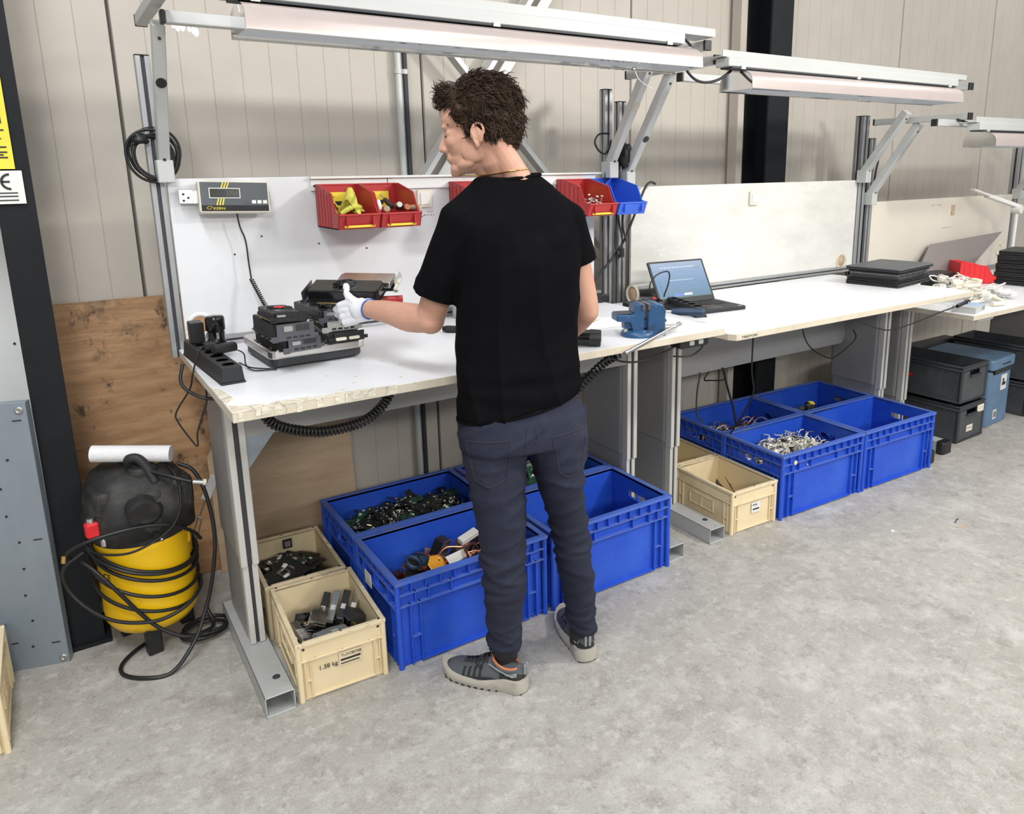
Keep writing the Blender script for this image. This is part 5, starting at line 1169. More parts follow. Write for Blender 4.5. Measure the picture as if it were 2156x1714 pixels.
for r_ in range(6):
    for c_ in range(15):
        x = -.141+c_*.0189+(.003*r_ if r_ < 4 else 0); y = .080-r_*.0172
        if r_ == 5 and 4 < c_ < 9 and c_ != 6: continue
        if k0 is None: k0 = MB().box((-.0080, -.0070, 0), (.0080, .0070, .0022)).build('key', 'shoeblack', kb, bevel=.001); k0.location = (x, y, .0186); continue
        q = k0.copy(); COL.objects.link(q); q.parent = kb; q.location = (min(x, .137), y, .0186)
MB().box((-.05, -.100, .0178), (.05, -.035, .0184)).build('touchpad', 'cap', b); MB().box((-.05, -.032, .0178), (.05, -.024, .0192)).build('touchpad_buttons', 'gunmetal', b); MB().box((-.02, -.026, .0190), (.02, -.0245, .0195)).build('red_line', 'redbright', b)
MB().box((.128, -.105, .0178), (.150, -.095, .0184)).build('badge', 'tin', b)
lidT = Matrix.Translation((0, .112, .016)) @ Rx(-31)
ld = MB().rbox((-.165, -.002, 0), (.165, .007, .222), .006, ax=1).build('lid', 'shoeblack', t, bevel=.0015); ld.matrix_local = lidT
s_ = MB().box((-.153, -.0032, .026), (.153, -.0022, .212)).build('screen', 'screen', ld)
g = MB(); M['uiwhite'] = mat('screen_white', (.1, .1, .1), .4, emis=((.85, .92, 1), .9)); M['uiblue'] = mat('screen_blue', (.05, .05, .1), .4, emis=((.10, .22, .75), .8)); M['uigrey'] = mat('screen_grey', (.05, .05, .05), .4, emis=((.22, .33, .45), .8))
for k in range(17): g.box((-.105+k*.0125, -.0038, .182+.0012*(k % 2)), (-.098+k*.0125, -.0033, .187))
for k in range(15): g.box((-.07+k*.0095, -.0038, .115), (-.066+k*.0095, -.0033, .119))
g.build('interface_icons', 'uiwhite', s_)['kind'] = 'stuff'
MB().box((-.065, -.0038, .034), (-.012, -.0033, .046)).build('interface_button', 'uiblue', s_); MB().box((-.008, -.0038, .036), (.04, -.0033, .047)).build('interface_button', 'uiwhite', s_); MB().box((.09, -.0038, .170), (.132, -.0033, .182)).build('interface_button', 'uigrey', s_)
for k in range(9): MB().box((-.13, -.0037, .056+k*.013), (-.13+[.2, .24, .16, .22, .12, .25, .2, .1, .18][k], -.0033, .0575+k*.013)).build('interface_line', 'uigrey', s_)
cable('black charging lead looping up beside the laptop screen', [(2.02, .27, 1.00), (1.975, .26, 1.02), (1.925, .26, 1.055), (1.915, .26, 1.095), (1.95, .26, 1.135), (2.005, .26, 1.150), (2.035, .26, 1.14), (2.03, .26, 1.09), (2.01, .27, 1.02), (2.015, .26, .995)], .0035)
cable('dark lead running from the cream capped roll to the table', [(1.955, .36, 1.01), (1.97, .33, 1.0), (1.985, .31, .99), (1.98, .29, .985)], .004)
# stack of laptops
def lap(label, loc, rz, w, d, h, mt, open_=False, rot=(0, 0)):
    t = thing('closed_laptop', label, 'laptop', loc); t.rotation_euler = (R(rot[0]), R(rot[1]), R(rz)); MB().rbox((-w/2, -d/2, 0), (w/2, d/2, h*.55), .012).build('base', 'cap' if mt != 'tin' else 'gunmetal', t, bevel=.002); MB().rbox((-w/2-.001, -d/2-.001, h*.6), (w/2+.001, d/2+.001, h), .012).build('lid', mt, t, bevel=.002)
    g = MB()
    for k in range(5): g.box((-w/2+.03+k*w*.18, -d/2-.0015, h*.15), (-w/2+.05+k*w*.18, -d/2+.002, h*.45))
    g.build('ports', 'ink', t)['kind'] = 'stuff'; return t
zz = .9775
for k, (lb_, w_, d_, h_, mt, dx, rz) in enumerate([('black laptop at the very bottom of the stack on the middle bench', .37, .27, .020, 'cap', 0, 8), ('black laptop second from the bottom of the stack on the middle bench', .365, .26, .018, 'cap', .004, 7), ('bare grey laptop shell third from the bottom of the stack', .35, .25, .013, 'gunmetal', -.012, 9), ('silver laptop shell fourth from the bottom of the stack', .345, .25, .012, 'tin', -.008, 8), ('dark laptop fifth from the bottom of the stack with slotted edge', .36, .26, .014, 'cap', -.004, 8), ('shiny dark grey laptop topmost of the stack on the middle bench', .385, .275, .016, 'panelgrey', -.012, 7.5)]):
    lap(lb_, (3.555+dx, .095+dx, zz), rz, w_*1.1, d_*1.12, h_*1.08, mt); zz += h_*1.08+.0008
t = thing('plug', 'black', 'x'); bpy.data.objects.remove(t)
cable('black lead hanging under the middle bench and ending in a plug', [(2.60, -.34, .949), (2.72, -.34, .905), (2.83, -.34, .868), (2.94, -.34, .850), (3.12, -.34, .862), (3.30, -.35, .890), (3.42, -.372, .914)], .0032)
t = thing('cable_plug', 'black connector plugged into a white lead at the right bench edge', 'plug', (3.43, -.378, .916)); MB().cyl((0, 0, 0), (.075, -.0, .012), .009, 12).build('body', 'cap', t, bevel=.002); MB().cyl((.075, 0, .012), (.105, 0, .016), .011, 12).build('cap', 'gloss', t); MB().cyl((.08, -.0112, .012), (.09, -.0112, .014), .002, 8).build('print', 'white', t)
cable('white lead from the black connector up to the adapter pile', [(3.535, -.378, .932), (3.60, -.36, .945), (3.70, -.30, .93), (3.78, -.2, .90), (3.86, -.12, .90)], .005, 'ivory')
# ---- far bench
t = thing('storage_bin', 'x', 'x'); bpy.data.objects.remove(t)
rb = bin_('bright red bin lying on its side on the far bench', 'redbright', .17, .25, .14, False); rb.location = (4.68, .29, .842); rb.rotation_euler = (R(0), R(0), R(52))
bpy.data.objects.remove(rb.children[0]) if 0 else None
rr = random.Random(21)
ad0 = None
for k in range(46):
    x, y = 4.02+rr.uniform(-.16, .40), -.02+rr.uniform(-.22, .24)
    t = thing('white_adapter', 'white or cream adapter with lead in the pile on the far bench', 'adapter', (x, y, .842+rr.uniform(0, .07)), group='white adapters heaped on the far bench'); t.rotation_euler = (rr.uniform(-.4, .4), rr.uniform(-.4, .4), rr.uniform(0, 6))
    MB().rbox((-.03, -.02, 0), (.03, .02, .024), .008).build('body', 'white' if k % 3 else 'ivory', t, bevel=.003)
    MB().tube(curve([(.03, 0, .012), (.055, .01, .02), (.07, .04, .028), (.04, .065, .02), (.0, .05, .012), (-.03, .06, .01)], 5), .0045, 6).build('lead', 'white' if k % 3 else 'ivory', t)
cable('thick cream hose curling at the right end of the adapter pile', [(4.06, .02, .87), (4.10, -.08, .90), (4.09, -.16, .90), (4.10, -.24, .87), (4.06, -.30, .855), (3.98, -.28, .855)], .014, 'ivory')
cable('cream padded ring lying on the adapter pile', [(4.28+.07*math.cos(a*.785), .03+.07*math.sin(a*.785), .905) for a in range(9)], .014, 'ivory')
M['coolblue2'] = mat('pale_blue_print', (.30, .42, .62), .5)
t = thing('small_box', 'flat pale box with a blue top at the front edge of the far bench', 'box', (3.755, -.27, .8415), R(12)); MB().box((-.085, -.06, 0), (.085, .06, .034)).build('carton', 'frame', t, bevel=.001); MB().box((-.02, -.059, .0341), (.084, .059, .035)).build('blue_top', 'coolblue2', t); MB().box((.02, -.0608, .006), (.07, -.0602, .028)).build('printed_label', 'greysuede', t)
o = MB().prism([(4.42, .86), (4.60, 1.09), (5.56, 1.125), (5.16, .86)], 1, .44, .445) if 0 else MB().add([(4.30, .40, .843), (4.92, .40, .843), (5.62, .50, 1.128), (4.66, .50, 1.092), (4.30, .404, .843), (4.92, .404, .843), (5.62, .504, 1.128), (4.66, .504, 1.092)], [(0, 1, 2, 3), (7, 6, 5, 4), (0, 4, 5, 1), (1, 5, 6, 2), (2, 6, 7, 3), (3, 7, 4, 0)])
M['taupe'] = mat('taupe_sheet', (.24, .21, .20), .5)
tag(o.build('metal_sheet', 'taupe'), 'plain grey sheet leaning against the far back board', 'sheet')
zz = .8415
for k in range(8): lap('black closed laptop in the tall stack at the right edge, '+['lowest', 'second from bottom', 'third from bottom', 'fourth from bottom', 'fourth from top', 'third from top', 'second from top', 'topmost'][k], (5.05+.01*(k % 2), .05, zz), 5+k, .36, .26, .026, 'cap'); zz += .028
for k in range(4): lap('black laptop in the low stack left of the red bin, '+['lowest', 'second', 'third', 'topmost'][k], (4.50, .40, .8415+k*.021), 5, .30, .22, .02, 'cap')
t = thing('desk_lamp', 'white jointed magnifier lamp arm at the right picture edge', 'lamp', (5.33, .28, .8415))
MB().cyl((0, 0, 0), (0, 0, .02), .07, 24).build('base', 'white', t); MB().cyl((0, 0, .02), (.05, .02, .47), .012, 12).build('arm', 'white', t); MB().lathe([(.03, -.03), (.038, 0), (.03, .03)], 20, 0, Matrix.Translation((.05, .02, .47)) @ Rx(90)).build('joint', 'white', t); MB().bar((.05, .02, .49), (-.16, .14, .570), .05, .028).build('upper_arm', 'white', t, bevel=.006); MB().bar((-.15, .13, .568), (-.26, .19, .612), .06, .016).build('lamp_head', 'white', t, bevel=.005)
for x, lb_ in ((4.62, ''), ): pass
MB().box((4.95, .5385, 1.275), (5.0, .5395, 1.35)).build('tape_remnant', 'ply2', bd3); g = MB()
for x0, x1, z in ((4.70, 4.72, 1.352), (4.73, 4.74, 1.352), (4.77, 4.82, 1.352), (4.815, 4.82, 1.335), (4.85, 4.97, 1.19)): g.box((x0, .539, z), (x1, .5396, z+.006))
g.build('pen_marks', 'ply2', bd3)['kind'] = 'stuff'
MB().lathe([(.05, 0), (.05, .004), (.034, .004), (.034, 0)], 24, 0, Matrix.Translation((5.68, .5395, .99)) @ Rx(90), cap=False).build('tape_ring', 'ivory', bd3)
# the small switch box under the first bench and its cables
t = thing('switch_box', 'flat black control box with two buttons under the bench edge', 'control box', (1.635, -.30, .945)); MB().rbox((-.075, -.03, 0), (.075, .03, .038), .01, ax=1).build('body', 'shoeblack', t, bevel=.003)
for x in (-.018, .03): MB().rbox((x-.012, -.034, .010), (x+.012, -.029, .028), .004, ax=1).build('button', 'frame', t)
cable('black lead sagging under the bench from the man to the control box', [(1.20, -.30, .94), (1.24, -.30, .952), (1.30, -.3, .932), (1.367, -.3, .921), (1.44, -.3, .926), (1.52, -.3, .942), (1.565, -.3, .955)], .004)
cable('short black lead looping right of the control box', [(1.70, -.3, .955), (1.705, -.3, .93), (1.665, -.29, .902), (1.62, -.28, .900), (1.58, -.27, .905)], .0035)
# spiral hoses
C_ = [(.035, -.25, .972), (.06, -.25, .93), (.10, -.25, .905), (.155, -.25, .885), (.22, -.25, .873), (.32, -.25, .880), (.385, -.25, .915), (.415, -.25, .955), (.42, -.24, .98)]
g = MB().tube(coil(C_, .0125, 42, per=12), .0045, 6); tag(g.build('spiral_hose', 'black'), 'black spiral hose sagging under the front edge of the first bench, left', 'hose')
C_ = [(1.36, -.20, .93), (1.31, -.2, .915), (1.26, -.2, .89), (1.20, -.2, .85), (1.12, -.2, .80), (1.0, -.2, .78)]
g = MB().tube(coil(C_, .014, 24, per=12), .0045, 6); tag(g.build('spiral_hose', 'black'), 'black spiral hose running down behind the man\'s right hip', 'hose')
# cables round the twin posts
cable('black cable dropping from the stained board across the posts', [(2.15, .50, 1.552), (2.115, .50, 1.560), (2.075, .50, 1.52), (2.0, .50, 1.37), (1.935, .50, 1.26), (1.80, .50, 1.13), (1.70, .5, 1.06)], .006)
cable('black cable loop tied high on the left twin post', [(1.86, .50, 1.79), (1.80, .50, 1.785), (1.775, .50, 1.75), (1.80, .50, 1.71), (1.84, .50, 1.70), (1.87, .50, 1.76), (1.845, .50, 1.66), (1.835, .50, 1.56), (1.85, .50, 1.48)], .0045)
for k, (x, a, b_) in enumerate([(1.90, 1.70, 1.20), (1.92, 1.72, 1.30), (1.945, 1.70, 1.28), (1.955, 1.72, 1.5)]):
    cable('one of the black cables bundled between the two centre posts', [(x, .49, a), (x+.012*(-1)**k, .485, a*.6+b_*.4), (x-.01, .49, b_+.1), (x+.005, .48, b_)], .005)['group'] = 'cables between the centre posts'
t = thing('plug', 'black mains plug dangling in front of the centre posts', 'plug', (1.915, .47, 1.22)); MB().cyl((0, 0, .03), (0, 0, -.012), .013, 14).build('body', 'cap', t, bevel=.003)
for x in (-.007, .007): MB().cyl((x, 0, -.012), (x, 0, -.032), .0024, 8).build('pin', 'tin', t)
crumple('tangle of black connectors wedged between the centre struts', (1.935, .47, 1.69), 0, 'cap', 9, (.035, .03, .06), 'cable_tangle', 'cables')
cable('black lamp cable between the two light fixtures', [(1.742, -.13, 2.010), (1.756, -.13, 1.985), (1.80, -.13, 1.96), (1.858, -.13, 1.955), (1.925, -.13, 1.97), (1.99, -.13, 2.005)], .0055)
cable('black cable bending through the end of the first light fixture', [(1.735, -.13, 2.105), (1.765, -.13, 2.085), (1.79, -.13, 2.045), (1.775, -.13, 2.028), (1.752, -.13, 2.02)], .0055)
cable('cable from the far arm to the right hand light fixture', [(3.90, -.02, 1.87), (3.97, -.06, 1.85), (4.03, -.1, 1.845)], .006)
cable('black lead hanging beside the right hand strut', [(3.98, .50, 1.74), (3.985, .50, 1.66), (3.97, .5, 1.60), (3.955, .50, 1.50)], .006)
cable('white cord hanging from the first light fixture', [(1.55, -.05, 2.00), (1.57, -.05, 1.965), (1.60, -.05, 1.945), (1.64, -.05, 1.93)], .002, 'white')
# coil of black cable hooked on the left post
g = MB(); rr = random.Random(4)
for k in range(7):
    cx, cz, r = -.062+rr.uniform(-.010, .010), 1.70+rr.uniform(-.012, .014), .070+rr.uniform(-.018, .010); ph = rr.uniform(0, 6)
    g.tube([(cx+r*math.cos(a)*1.0, .525+.010*k/3+.008*math.sin(a+ph), cz+r*math.sin(a)*(1.0 if math.sin(a) > 0 else 1.22)) for a in [2*math.pi*j/36 for j in range(36)]], .0045, 6, closed=True)
tag(g.build('cable_coil', 'black'), 'coil of black cable hooked on the left post of the first bench', 'cable')
t = thing('plug', 'black', 'x'); bpy.data.objects.remove(t)
crumple('black plugs tied at the top left of the cable coil', (-.105, .51, 1.745), 0, 'cap', 3, (.028, .02, .018), 'plug_cluster', 'plug')
# cables under the middle bench
cable('black lead hanging straight down under the middle bench, in front of the vent panel', [(2.34, .0, .945), (2.342, .0, .83), (2.343, .0, .67), (2.36, .0, .55), (2.34, .05, .42), (2.33, .12, .30)], .004)
cable('black lead sagging under the middle bench, right of centre', [(2.88, .15, .945), (2.898, .15, .78), (2.968, .15, .671), (3.118, .15, .59), (3.203, .15, .583), (3.367, .15, .657), (3.42, .2, .70)], .0035)
cable('black lead dropping into the cable crate, left', [(2.30, .30, .60), (2.26, .28, .50), (2.235, .25, .40), (2.25, .22, .36)], .004)
cable('black lead looping behind the vent panel under the middle bench', [(2.42, .32, .62), (2.36, .33, .55), (2.42, .34, .53), (2.52, .34, .52), (2.50, .33, .58), (2.46, .32, .62)], .004)
# ================================================================== CRATE CONTENTS AND FLOOR THINGS
rr = random.Random(31)
def copies(protos, n, fn, label, cat, group, name):
    out = []
    for k in range(n):
        p = protos[k % len(protos)]; loc, rot = fn(k)
        if k < len(protos): t = p; t['label'] = label; t['category'] = cat
        else: t = dup(p, label)
        t['group'] = group; t.location = loc; t.rotation_euler = rot; t['category'] = cat; out.append(t)
    return out
def chipboard(w, d, mt, seed, chips=7, name='circuit_board'):
    t = thing(name, '', 'circuit board'); r_ = random.Random(seed); pts = [(-w/2, -d/2), (w/2*.9, -d/2), (w/2, -d/2*.6), (w/2, d/2), (0, d/2), (-.01, d/2*.7), (-w/2, d/2*.8)]
    MB().prism(pts, 2, 0, .0016).build('board', mt, t); g = MB()
    for k in range(chips):
        x, y = r_.uniform(-w*.42, w*.36), r_.uniform(-d*.42, d*.32); a, b = r_.uniform(.004, w*.16), r_.uniform(.004, d*.2); g.box((x, y, .0016), (x+a, y+b, .0016+r_.uniform(.001, .005)), r_.randrange(4))
    g.build('chips', ['cap', 'tin', 'white', 'ink'], t); return t
def heapz(x, y, cx, cy, rx, ry, z0, h): q = ((x-cx)/rx)**2+((y-cy)/ry)**2; return z0+h*max(0, 1-q)
def filler(name, parent_loc, x0, x1, y0, y1, fz, mats_, n, seed, size=(.02, .05)):
    g = MB(); r_ = random.Random(seed)
    for k in range(n):
        x, y = r_.uniform(x0, x1), r_.uniform(y0, y1); z = fz(x, y)-r_.uniform(.004, .02); T = Matrix.Translation((x, y, z)) @ Euler((r_.uniform(-.7, .7), r_.uniform(-.7, .7), r_.uniform(0, 6))).to_matrix().to_4x4(); a, b = r_.uniform(*size), r_.uniform(size[0]*.5, size[1]*.6)
        g.box((-a/2, -b/2, -.0015), (a/2, b/2, .0015), r_.randrange(len(mats_)), T)
    # closed underside so that the heap is full
    N_ = 9; vs = [(x0+(x1-x0)*i/N_, y0+(y1-y0)*j/N_, fz(x0+(x1-x0)*i/N_, y0+(y1-y0)*j/N_)-.03) for i in range(N_+1) for j in range(N_+1)]
    g.add(vs, [(i*(N_+1)+j, (i+1)*(N_+1)+j, (i+1)*(N_+1)+j+1, i*(N_+1)+j+1) for i in range(N_) for j in range(N_)], 0, True)
    o = g.build(name, mats_); o['kind'] = 'stuff'; return o
# --- crate of dark board scraps (back left, first bench)
fz = lambda x, y: heapz(x, y, .70, .33, .40, .30, .185, .075)
o = filler('board_scraps', None, .44, .925, .185, .48, fz, ['pcb', 'pcbgreen', 'cap', 'gunmetal', 'pcb', 'fins'], 900, 1, (.02, .06)); tag(o, 'loose filling of small dark board scraps in the back left blue crate', 'electronic scrap')
pro = [chipboard(.09, .035, 'pcb', 1), chipboard(.07, .03, 'pcbgreen', 2), chipboard(.06, .05, 'pcb', 3), chipboard(.11, .03, 'cap', 4), chipboard(.05, .03, 'pcb', 5)]
copies(pro, 150, lambda k: ((lambda x, y: ((x, y, fz(x, y)+rr.uniform(-.004, .012)), (rr.uniform(-.5, .5), rr.uniform(-.5, .5), rr.uniform(0, 6.3))))(rr.uniform(.45, .92), rr.uniform(.19, .47))), 'small dark circuit board on the heap in the back left blue crate', 'circuit board', 'dark circuit boards heaped in the back left crate', 'circuit_board')
b = chipboard(.13, .045, 'pcbgreen', 9, 8); b['label'] = 'long bright green circuit board lying at the top right of the dark heap'; put(b, (.90, .42, .245), 10, 8, -6)
g = filler('white_flecks', None, .46, .93, .18, .48, lambda x, y: fz(x, y)+.022, ['white', 'tin', 'white', 'goldedge'], 90, 5, (.006, .018)); tag(g, 'white and silver flecks lying over the dark board heap', 'electronic scrap')
# --- heat sinks (front left crate)
M['wax'] = mat('grey_fin_stack', (.16, .16, .17), .4, .7)
def heatsink(L, n, mt, seed, pipe=True):
    t = thing('heat_sink', '', 'heat sink'); r_ = random.Random(seed); g = MB(); ox = -(n*.004+L)/2
    for k in range(n): g.box((ox+k*.004, -.02, 0), (ox+k*.004+.0012, .02, .022))
    g.box((ox, -.02, -.001), (ox+n*.004, .02, .001)); g.build('fins', mt, t)
    if pipe:
        MB().tube(curve([(ox+n*.004, 0, .006), (ox+n*.004+L*.25, .0, .008), (ox+n*.004+L*.5, .015, .010), (ox+n*.004+L*.75, .025, .006), (ox+n*.004+L, .02, .004)], 6), .0038, 8).build('heat_pipe', 'copper', t)
        MB().box((ox+n*.004+L-.015, .005, -.002), (ox+n*.004+L+.015, .035, .002)).build('contact_plate', 'copper', t, bevel=.001)
    return t
fh = lambda x, y: heapz(x, y, .70, -.07, .36, .26, .115, .075)
o = filler('heat_sink_scraps', None, .44, .92, -.215, .07, fh, ['cap', 'fins', 'copper', 'tin', 'gunmetal'], 420, 2, (.02, .06)); tag(o, 'loose metal scraps at the bottom of the front left blue crate', 'metal scrap')
pro = [heatsink(.10, 14, 'wax', 1), heatsink(.13, 10, 'fins', 2), heatsink(.08, 18, 'tin', 3), heatsink(.12, 8, 'copper', 4)]
hs_ = copies(pro, 44, lambda k: ((lambda x, y: ((x, y, fh(x, y)+rr.uniform(.0, .025)), (rr.uniform(-.5, .5), rr.uniform(-.4, .4), rr.uniform(0, 6.3))))(rr.uniform(.50, .84), rr.uniform(-.145, .01))), 'copper piped heat sink in the front left blue crate', 'heat sink', 'heat sinks in the front left crate', 'heat_sink')
t = thing('fan_housing', 'dark fan housing ring lying at the left of the heat sink crate', 'fan housing'); MB().lathe([(.032, 0), (.032, .014), (.026, .014), (.026, 0)], 24).build('ring', 'navy', t); MB().box((.026, -.028, 0), (.075, .028, .014)).build('outlet', 'navy', t, bevel=.002); MB().lathe([(.025, .002), (.0001, .002)], 20).build('opening', 'ink', t); put(t, (.545, -.035, .235), 20, 25, 15)
t = thing('metal_plate', 'orange metal cover plate in the heat sink crate', 'metal plate'); MB().prism([(-.045, -.03), (.02, -.035), (.045, -.01), (.04, .03), (-.01, .038), (-.045, .015)], 2, 0, .003).build('plate', 'orangeplate', t, bevel=.001); MB().cyl((.02, .01, .003), (.02, .01, .0034), .004, 10).build('hole', 'ink', t); put(t, (.605, -.115, .250), 30, 42, 10)
t = thing('heat_sink', 'tall dark heat sink block standing upright in the heat sink crate', 'heat sink'); g = MB()
for k in range(10): g.box((-.028, -.02+k*.0042, 0), (.028, -.0188+k*.0042, .075))
g.build('fins', 'gunmetal', t); MB().box((-.030, -.024, 0), (.030, -.020, .078)).build('cover', 'tin', t); put(t, (.665, .03, .20), 35, 20, 12)
t = thing('heat_sink', 'white block with an arched copper pipe at the right of the heat sink crate', 'heat sink'); MB().rbox((-.04, -.015, 0), (.04, .015, .022), .002, ax=0).build('block', 'white', t, bevel=.001); MB().tube(curve([(.03, 0, .012), (.06, -.01, .012), (.085, -.03, .0), (.09, -.05, -.03), (.085, -.06, -.06)], 6), .0055, 10).build('heat_pipe', 'copper', t); put(t, (.775, -.03, .265), 10, 14, -12)
t = thing('metal_plate', 'bright white metal plate lying behind the orange one', 'metal plate'); MB().prism([(-.05, -.02), (.05, -.018), (.046, .02), (-.04, .022)], 2, 0, .004).build('plate', 'white', t, bevel=.001); put(t, (.69, -.105, .248), 15, 20, 0)
for k, (x, y, z, rz) in enumerate([(.68, -.06, .255, 20), (.75, -.08, .25, 60), (.60, -.04, .25, 120)]):
    o = MB().tube(curve([(-.06, 0, 0), (-.03, .012, .006), (.0, .012, .010), (.04, -.005, .006), (.07, -.02, 0)], 6), .0055, 10).build('copper_pipe', 'copper'); tag(o, 'bent copper heat pipe '+['in the middle', 'towards the right', 'towards the left'][k]+' of the heat sink crate', 'pipe', loc=(x, y, z)); o.rotation_euler = (.2, .1, R(rz))
# --- front right crate: a few scraps
for k, (x, y, s_) in enumerate([(1.20, -.05, 9), (1.13, -.10, 4), (1.38, .05, 6), (1.05, -.16, 3), (1.26, .02, 7), (1.02, -.05, 12)]):
    b = chipboard(.11, .04, 'cap' if k % 2 else 'gunmetal', s_, 4, 'scrap_strip'); b['category'] = 'scrap part'; b['group'] = 'black scraps in the front right crate'; b['label'] = 'black scrap part at the bottom of the nearly empty blue crate'; put(b, (x, y, .05+.012*k), rr.uniform(0, 180), rr.uniform(-10, 10), 5)
# --- back right crate: upright boards
pro = [chipboard(.16, .11, 'pcbgreen', 21, 14), chipboard(.14, .10, 'pcb', 22, 14), chipboard(.17, .12, 'pcbgreen', 23, 16)]
o = filler('board_scraps', None, 1.06, 1.53, .19, .47, lambda x, y: .25, ['pcb', 'pcbgreen', 'cap', 'pcb'], 420, 7, (.03, .08)); tag(o, 'loose filling of green and black board scraps in the back right blue crate', 'electronic scrap')
copies(pro, 26, lambda k: ((rr.uniform(1.10, 1.47), rr.uniform(.22, .40), .27+rr.uniform(-.01, .02)), (R(rr.uniform(30, 75)), R(rr.uniform(-12, 12)), R(rr.uniform(-40, 30)))), 'green and black circuit board standing in the back right blue crate', 'circuit board', 'upright circuit boards in the back right crate', 'circuit_board')
b = chipboard(.17, .11, 'pcbgreen', 44, 18); b['label'] = 'green circuit board sticking up furthest, right of the man\'s hip'; put(b, (1.435, .30, .315), -8, 72, 5); MB().box((-.02, -.01, .0035), (.006, .012, .006)).build('white_connector', 'white', b)
# --- white connectors (middle bench front left)
def T2(x, y): a = -.034; return (2.285+x*math.cos(a)-y*math.sin(a), -.262+x*math.sin(a)+y*math.cos(a))
fw_ = lambda x, y: heapz(x, y, 2.56, -.07, .32, .24, .155, .11)
o = filler('white_scraps', None, 2.345, 2.82, -.225, .085, fw_, ['white', 'ivory', 'tin', 'greysuede', 'white'], 1300, 4, (.01, .035)); tag(o, 'loose filling of white connector scraps in the middle bench crate', 'electronic scrap')
def conn(seed, mt):
    t = thing('cable_connector', '', 'connector'); MB().box((-.014, -.008, 0), (.014, .008, .008)).build('housing', mt, t, bevel=.001); r_ = random.Random(seed)
    MB().tube(curve([(.014, 0, .004), (.03, r_.uniform(-.01, .01), .014), (.045, r_.uniform(-.02, .02), .008), (.055, r_.uniform(-.02, .02), .0)], 4), .0026, 5).build('wire', 'ivory' if seed % 2 else 'tin', t); return t
pro = [conn(1, 'white'), conn(2, 'white'), conn(3, 'tin'), conn(4, 'cap'), conn(5, 'ivory')]
copies(pro, 170, lambda k: ((lambda x, y: ((x, y, fw_(x, y)+rr.uniform(-.01, .02)), (rr.uniform(-1, 1), rr.uniform(-1, 1), rr.uniform(0, 6.3))))(rr.uniform(2.37, 2.80), rr.uniform(-.20, .06))), 'white connector end in the heap in the blue crate under the middle bench', 'connector', 'white connectors heaped in the crate', 'cable_connector')
# --- cables crate
for k in range(16):
    x, y = 2.31+rr.uniform(.08, .45), .14+rr.uniform(.05, .28); r_ = rr.uniform(.03, .07); pts = [(r_*math.cos(a)*rr.uniform(.8, 1.2), r_*math.sin(a)*.7, .03*math.sin(a*1.5)+.02*rr.random()) for a in [j*.7 for j in range(9)]]
    cc_ = tag(MB().tube(curve(pts, 5), rr.choice([.0022, .003]), 6).build('cable', rr.choice(['black', 'black', 'ivory', 'gunmetal', 'copper'])), 'loose cable curled in the back left blue crate of the middle bench', 'cable', 'cables in the cable crate', loc=(x, y, .19+rr.uniform(0, .05)))
    cc_.rotation_euler = (rr.uniform(-.4, .4), rr.uniform(-.4, .4), 0)
o = filler('cable_scraps', None, 2.33, 2.84, .14, .47, lambda x, y: .19, ['cap', 'gunmetal', 'ivory', 'cap', 'copper'], 300, 12, (.006, .05)); tag(o, 'dark tangle of plugs and lead ends filling the cable crate', 'electronic scrap')
for k, (x, y) in enumerate([(2.36, .16), (2.42, .17), (2.50, .19)]): cable('thin pale wire arching up '+['leftmost', 'second', 'rightmost']+'' if 0 else 'thin pale wire arching up over the cable crate, '+['leftmost', 'middle one', 'rightmost'][k], [(x, y, .20), (x+.01, y, .26), (x+.05, y, .285-.01*k), (x+.09, y, .27)], .0022, 'copper' if k < 2 else 'black')
cable('black lead hanging from above into the cable crate, thick', [(2.46, .30, .60), (2.50, .29, .47), (2.52, .27, .38), (2.53, .25, .28), (2.57, .24, .18)], .006)
# --- back right crate middle bench
for k in range(16):
    x, y = 2.93+rr.uniform(.05, .32), .10+rr.uniform(.05, .26)
    t = thing('black_transformer', 'black transformer block in the back right crate of the middle bench' if k else 'yellow-topped transformer block in the back right crate of the middle bench', 'transformer', (x, y, .19+rr.uniform(-.03, .06))); t.rotation_euler = (rr.uniform(-.5, .5), rr.uniform(-.5, .5), rr.uniform(0, 6)); t['group'] = 'transformer blocks in the crate'
    MB().rbox((-.028, -.02, 0), (.028, .02, .026), .003).build('core', 'cap', t, bevel=.002); MB().box((-.016, -.012, .026), (.016, .012, .034)).build('top', 'yellow' if k % 5 == 0 else 'gunmetal', t)
o = filler('transformer_scraps', None, 2.94, 3.36, .10, .44, lambda x, y: .17, ['cap', 'gunmetal', 'cap'], 160, 17, (.03, .07)); tag(o, 'dark filling of small blocks in the back right crate of the middle bench', 'electronic scrap')
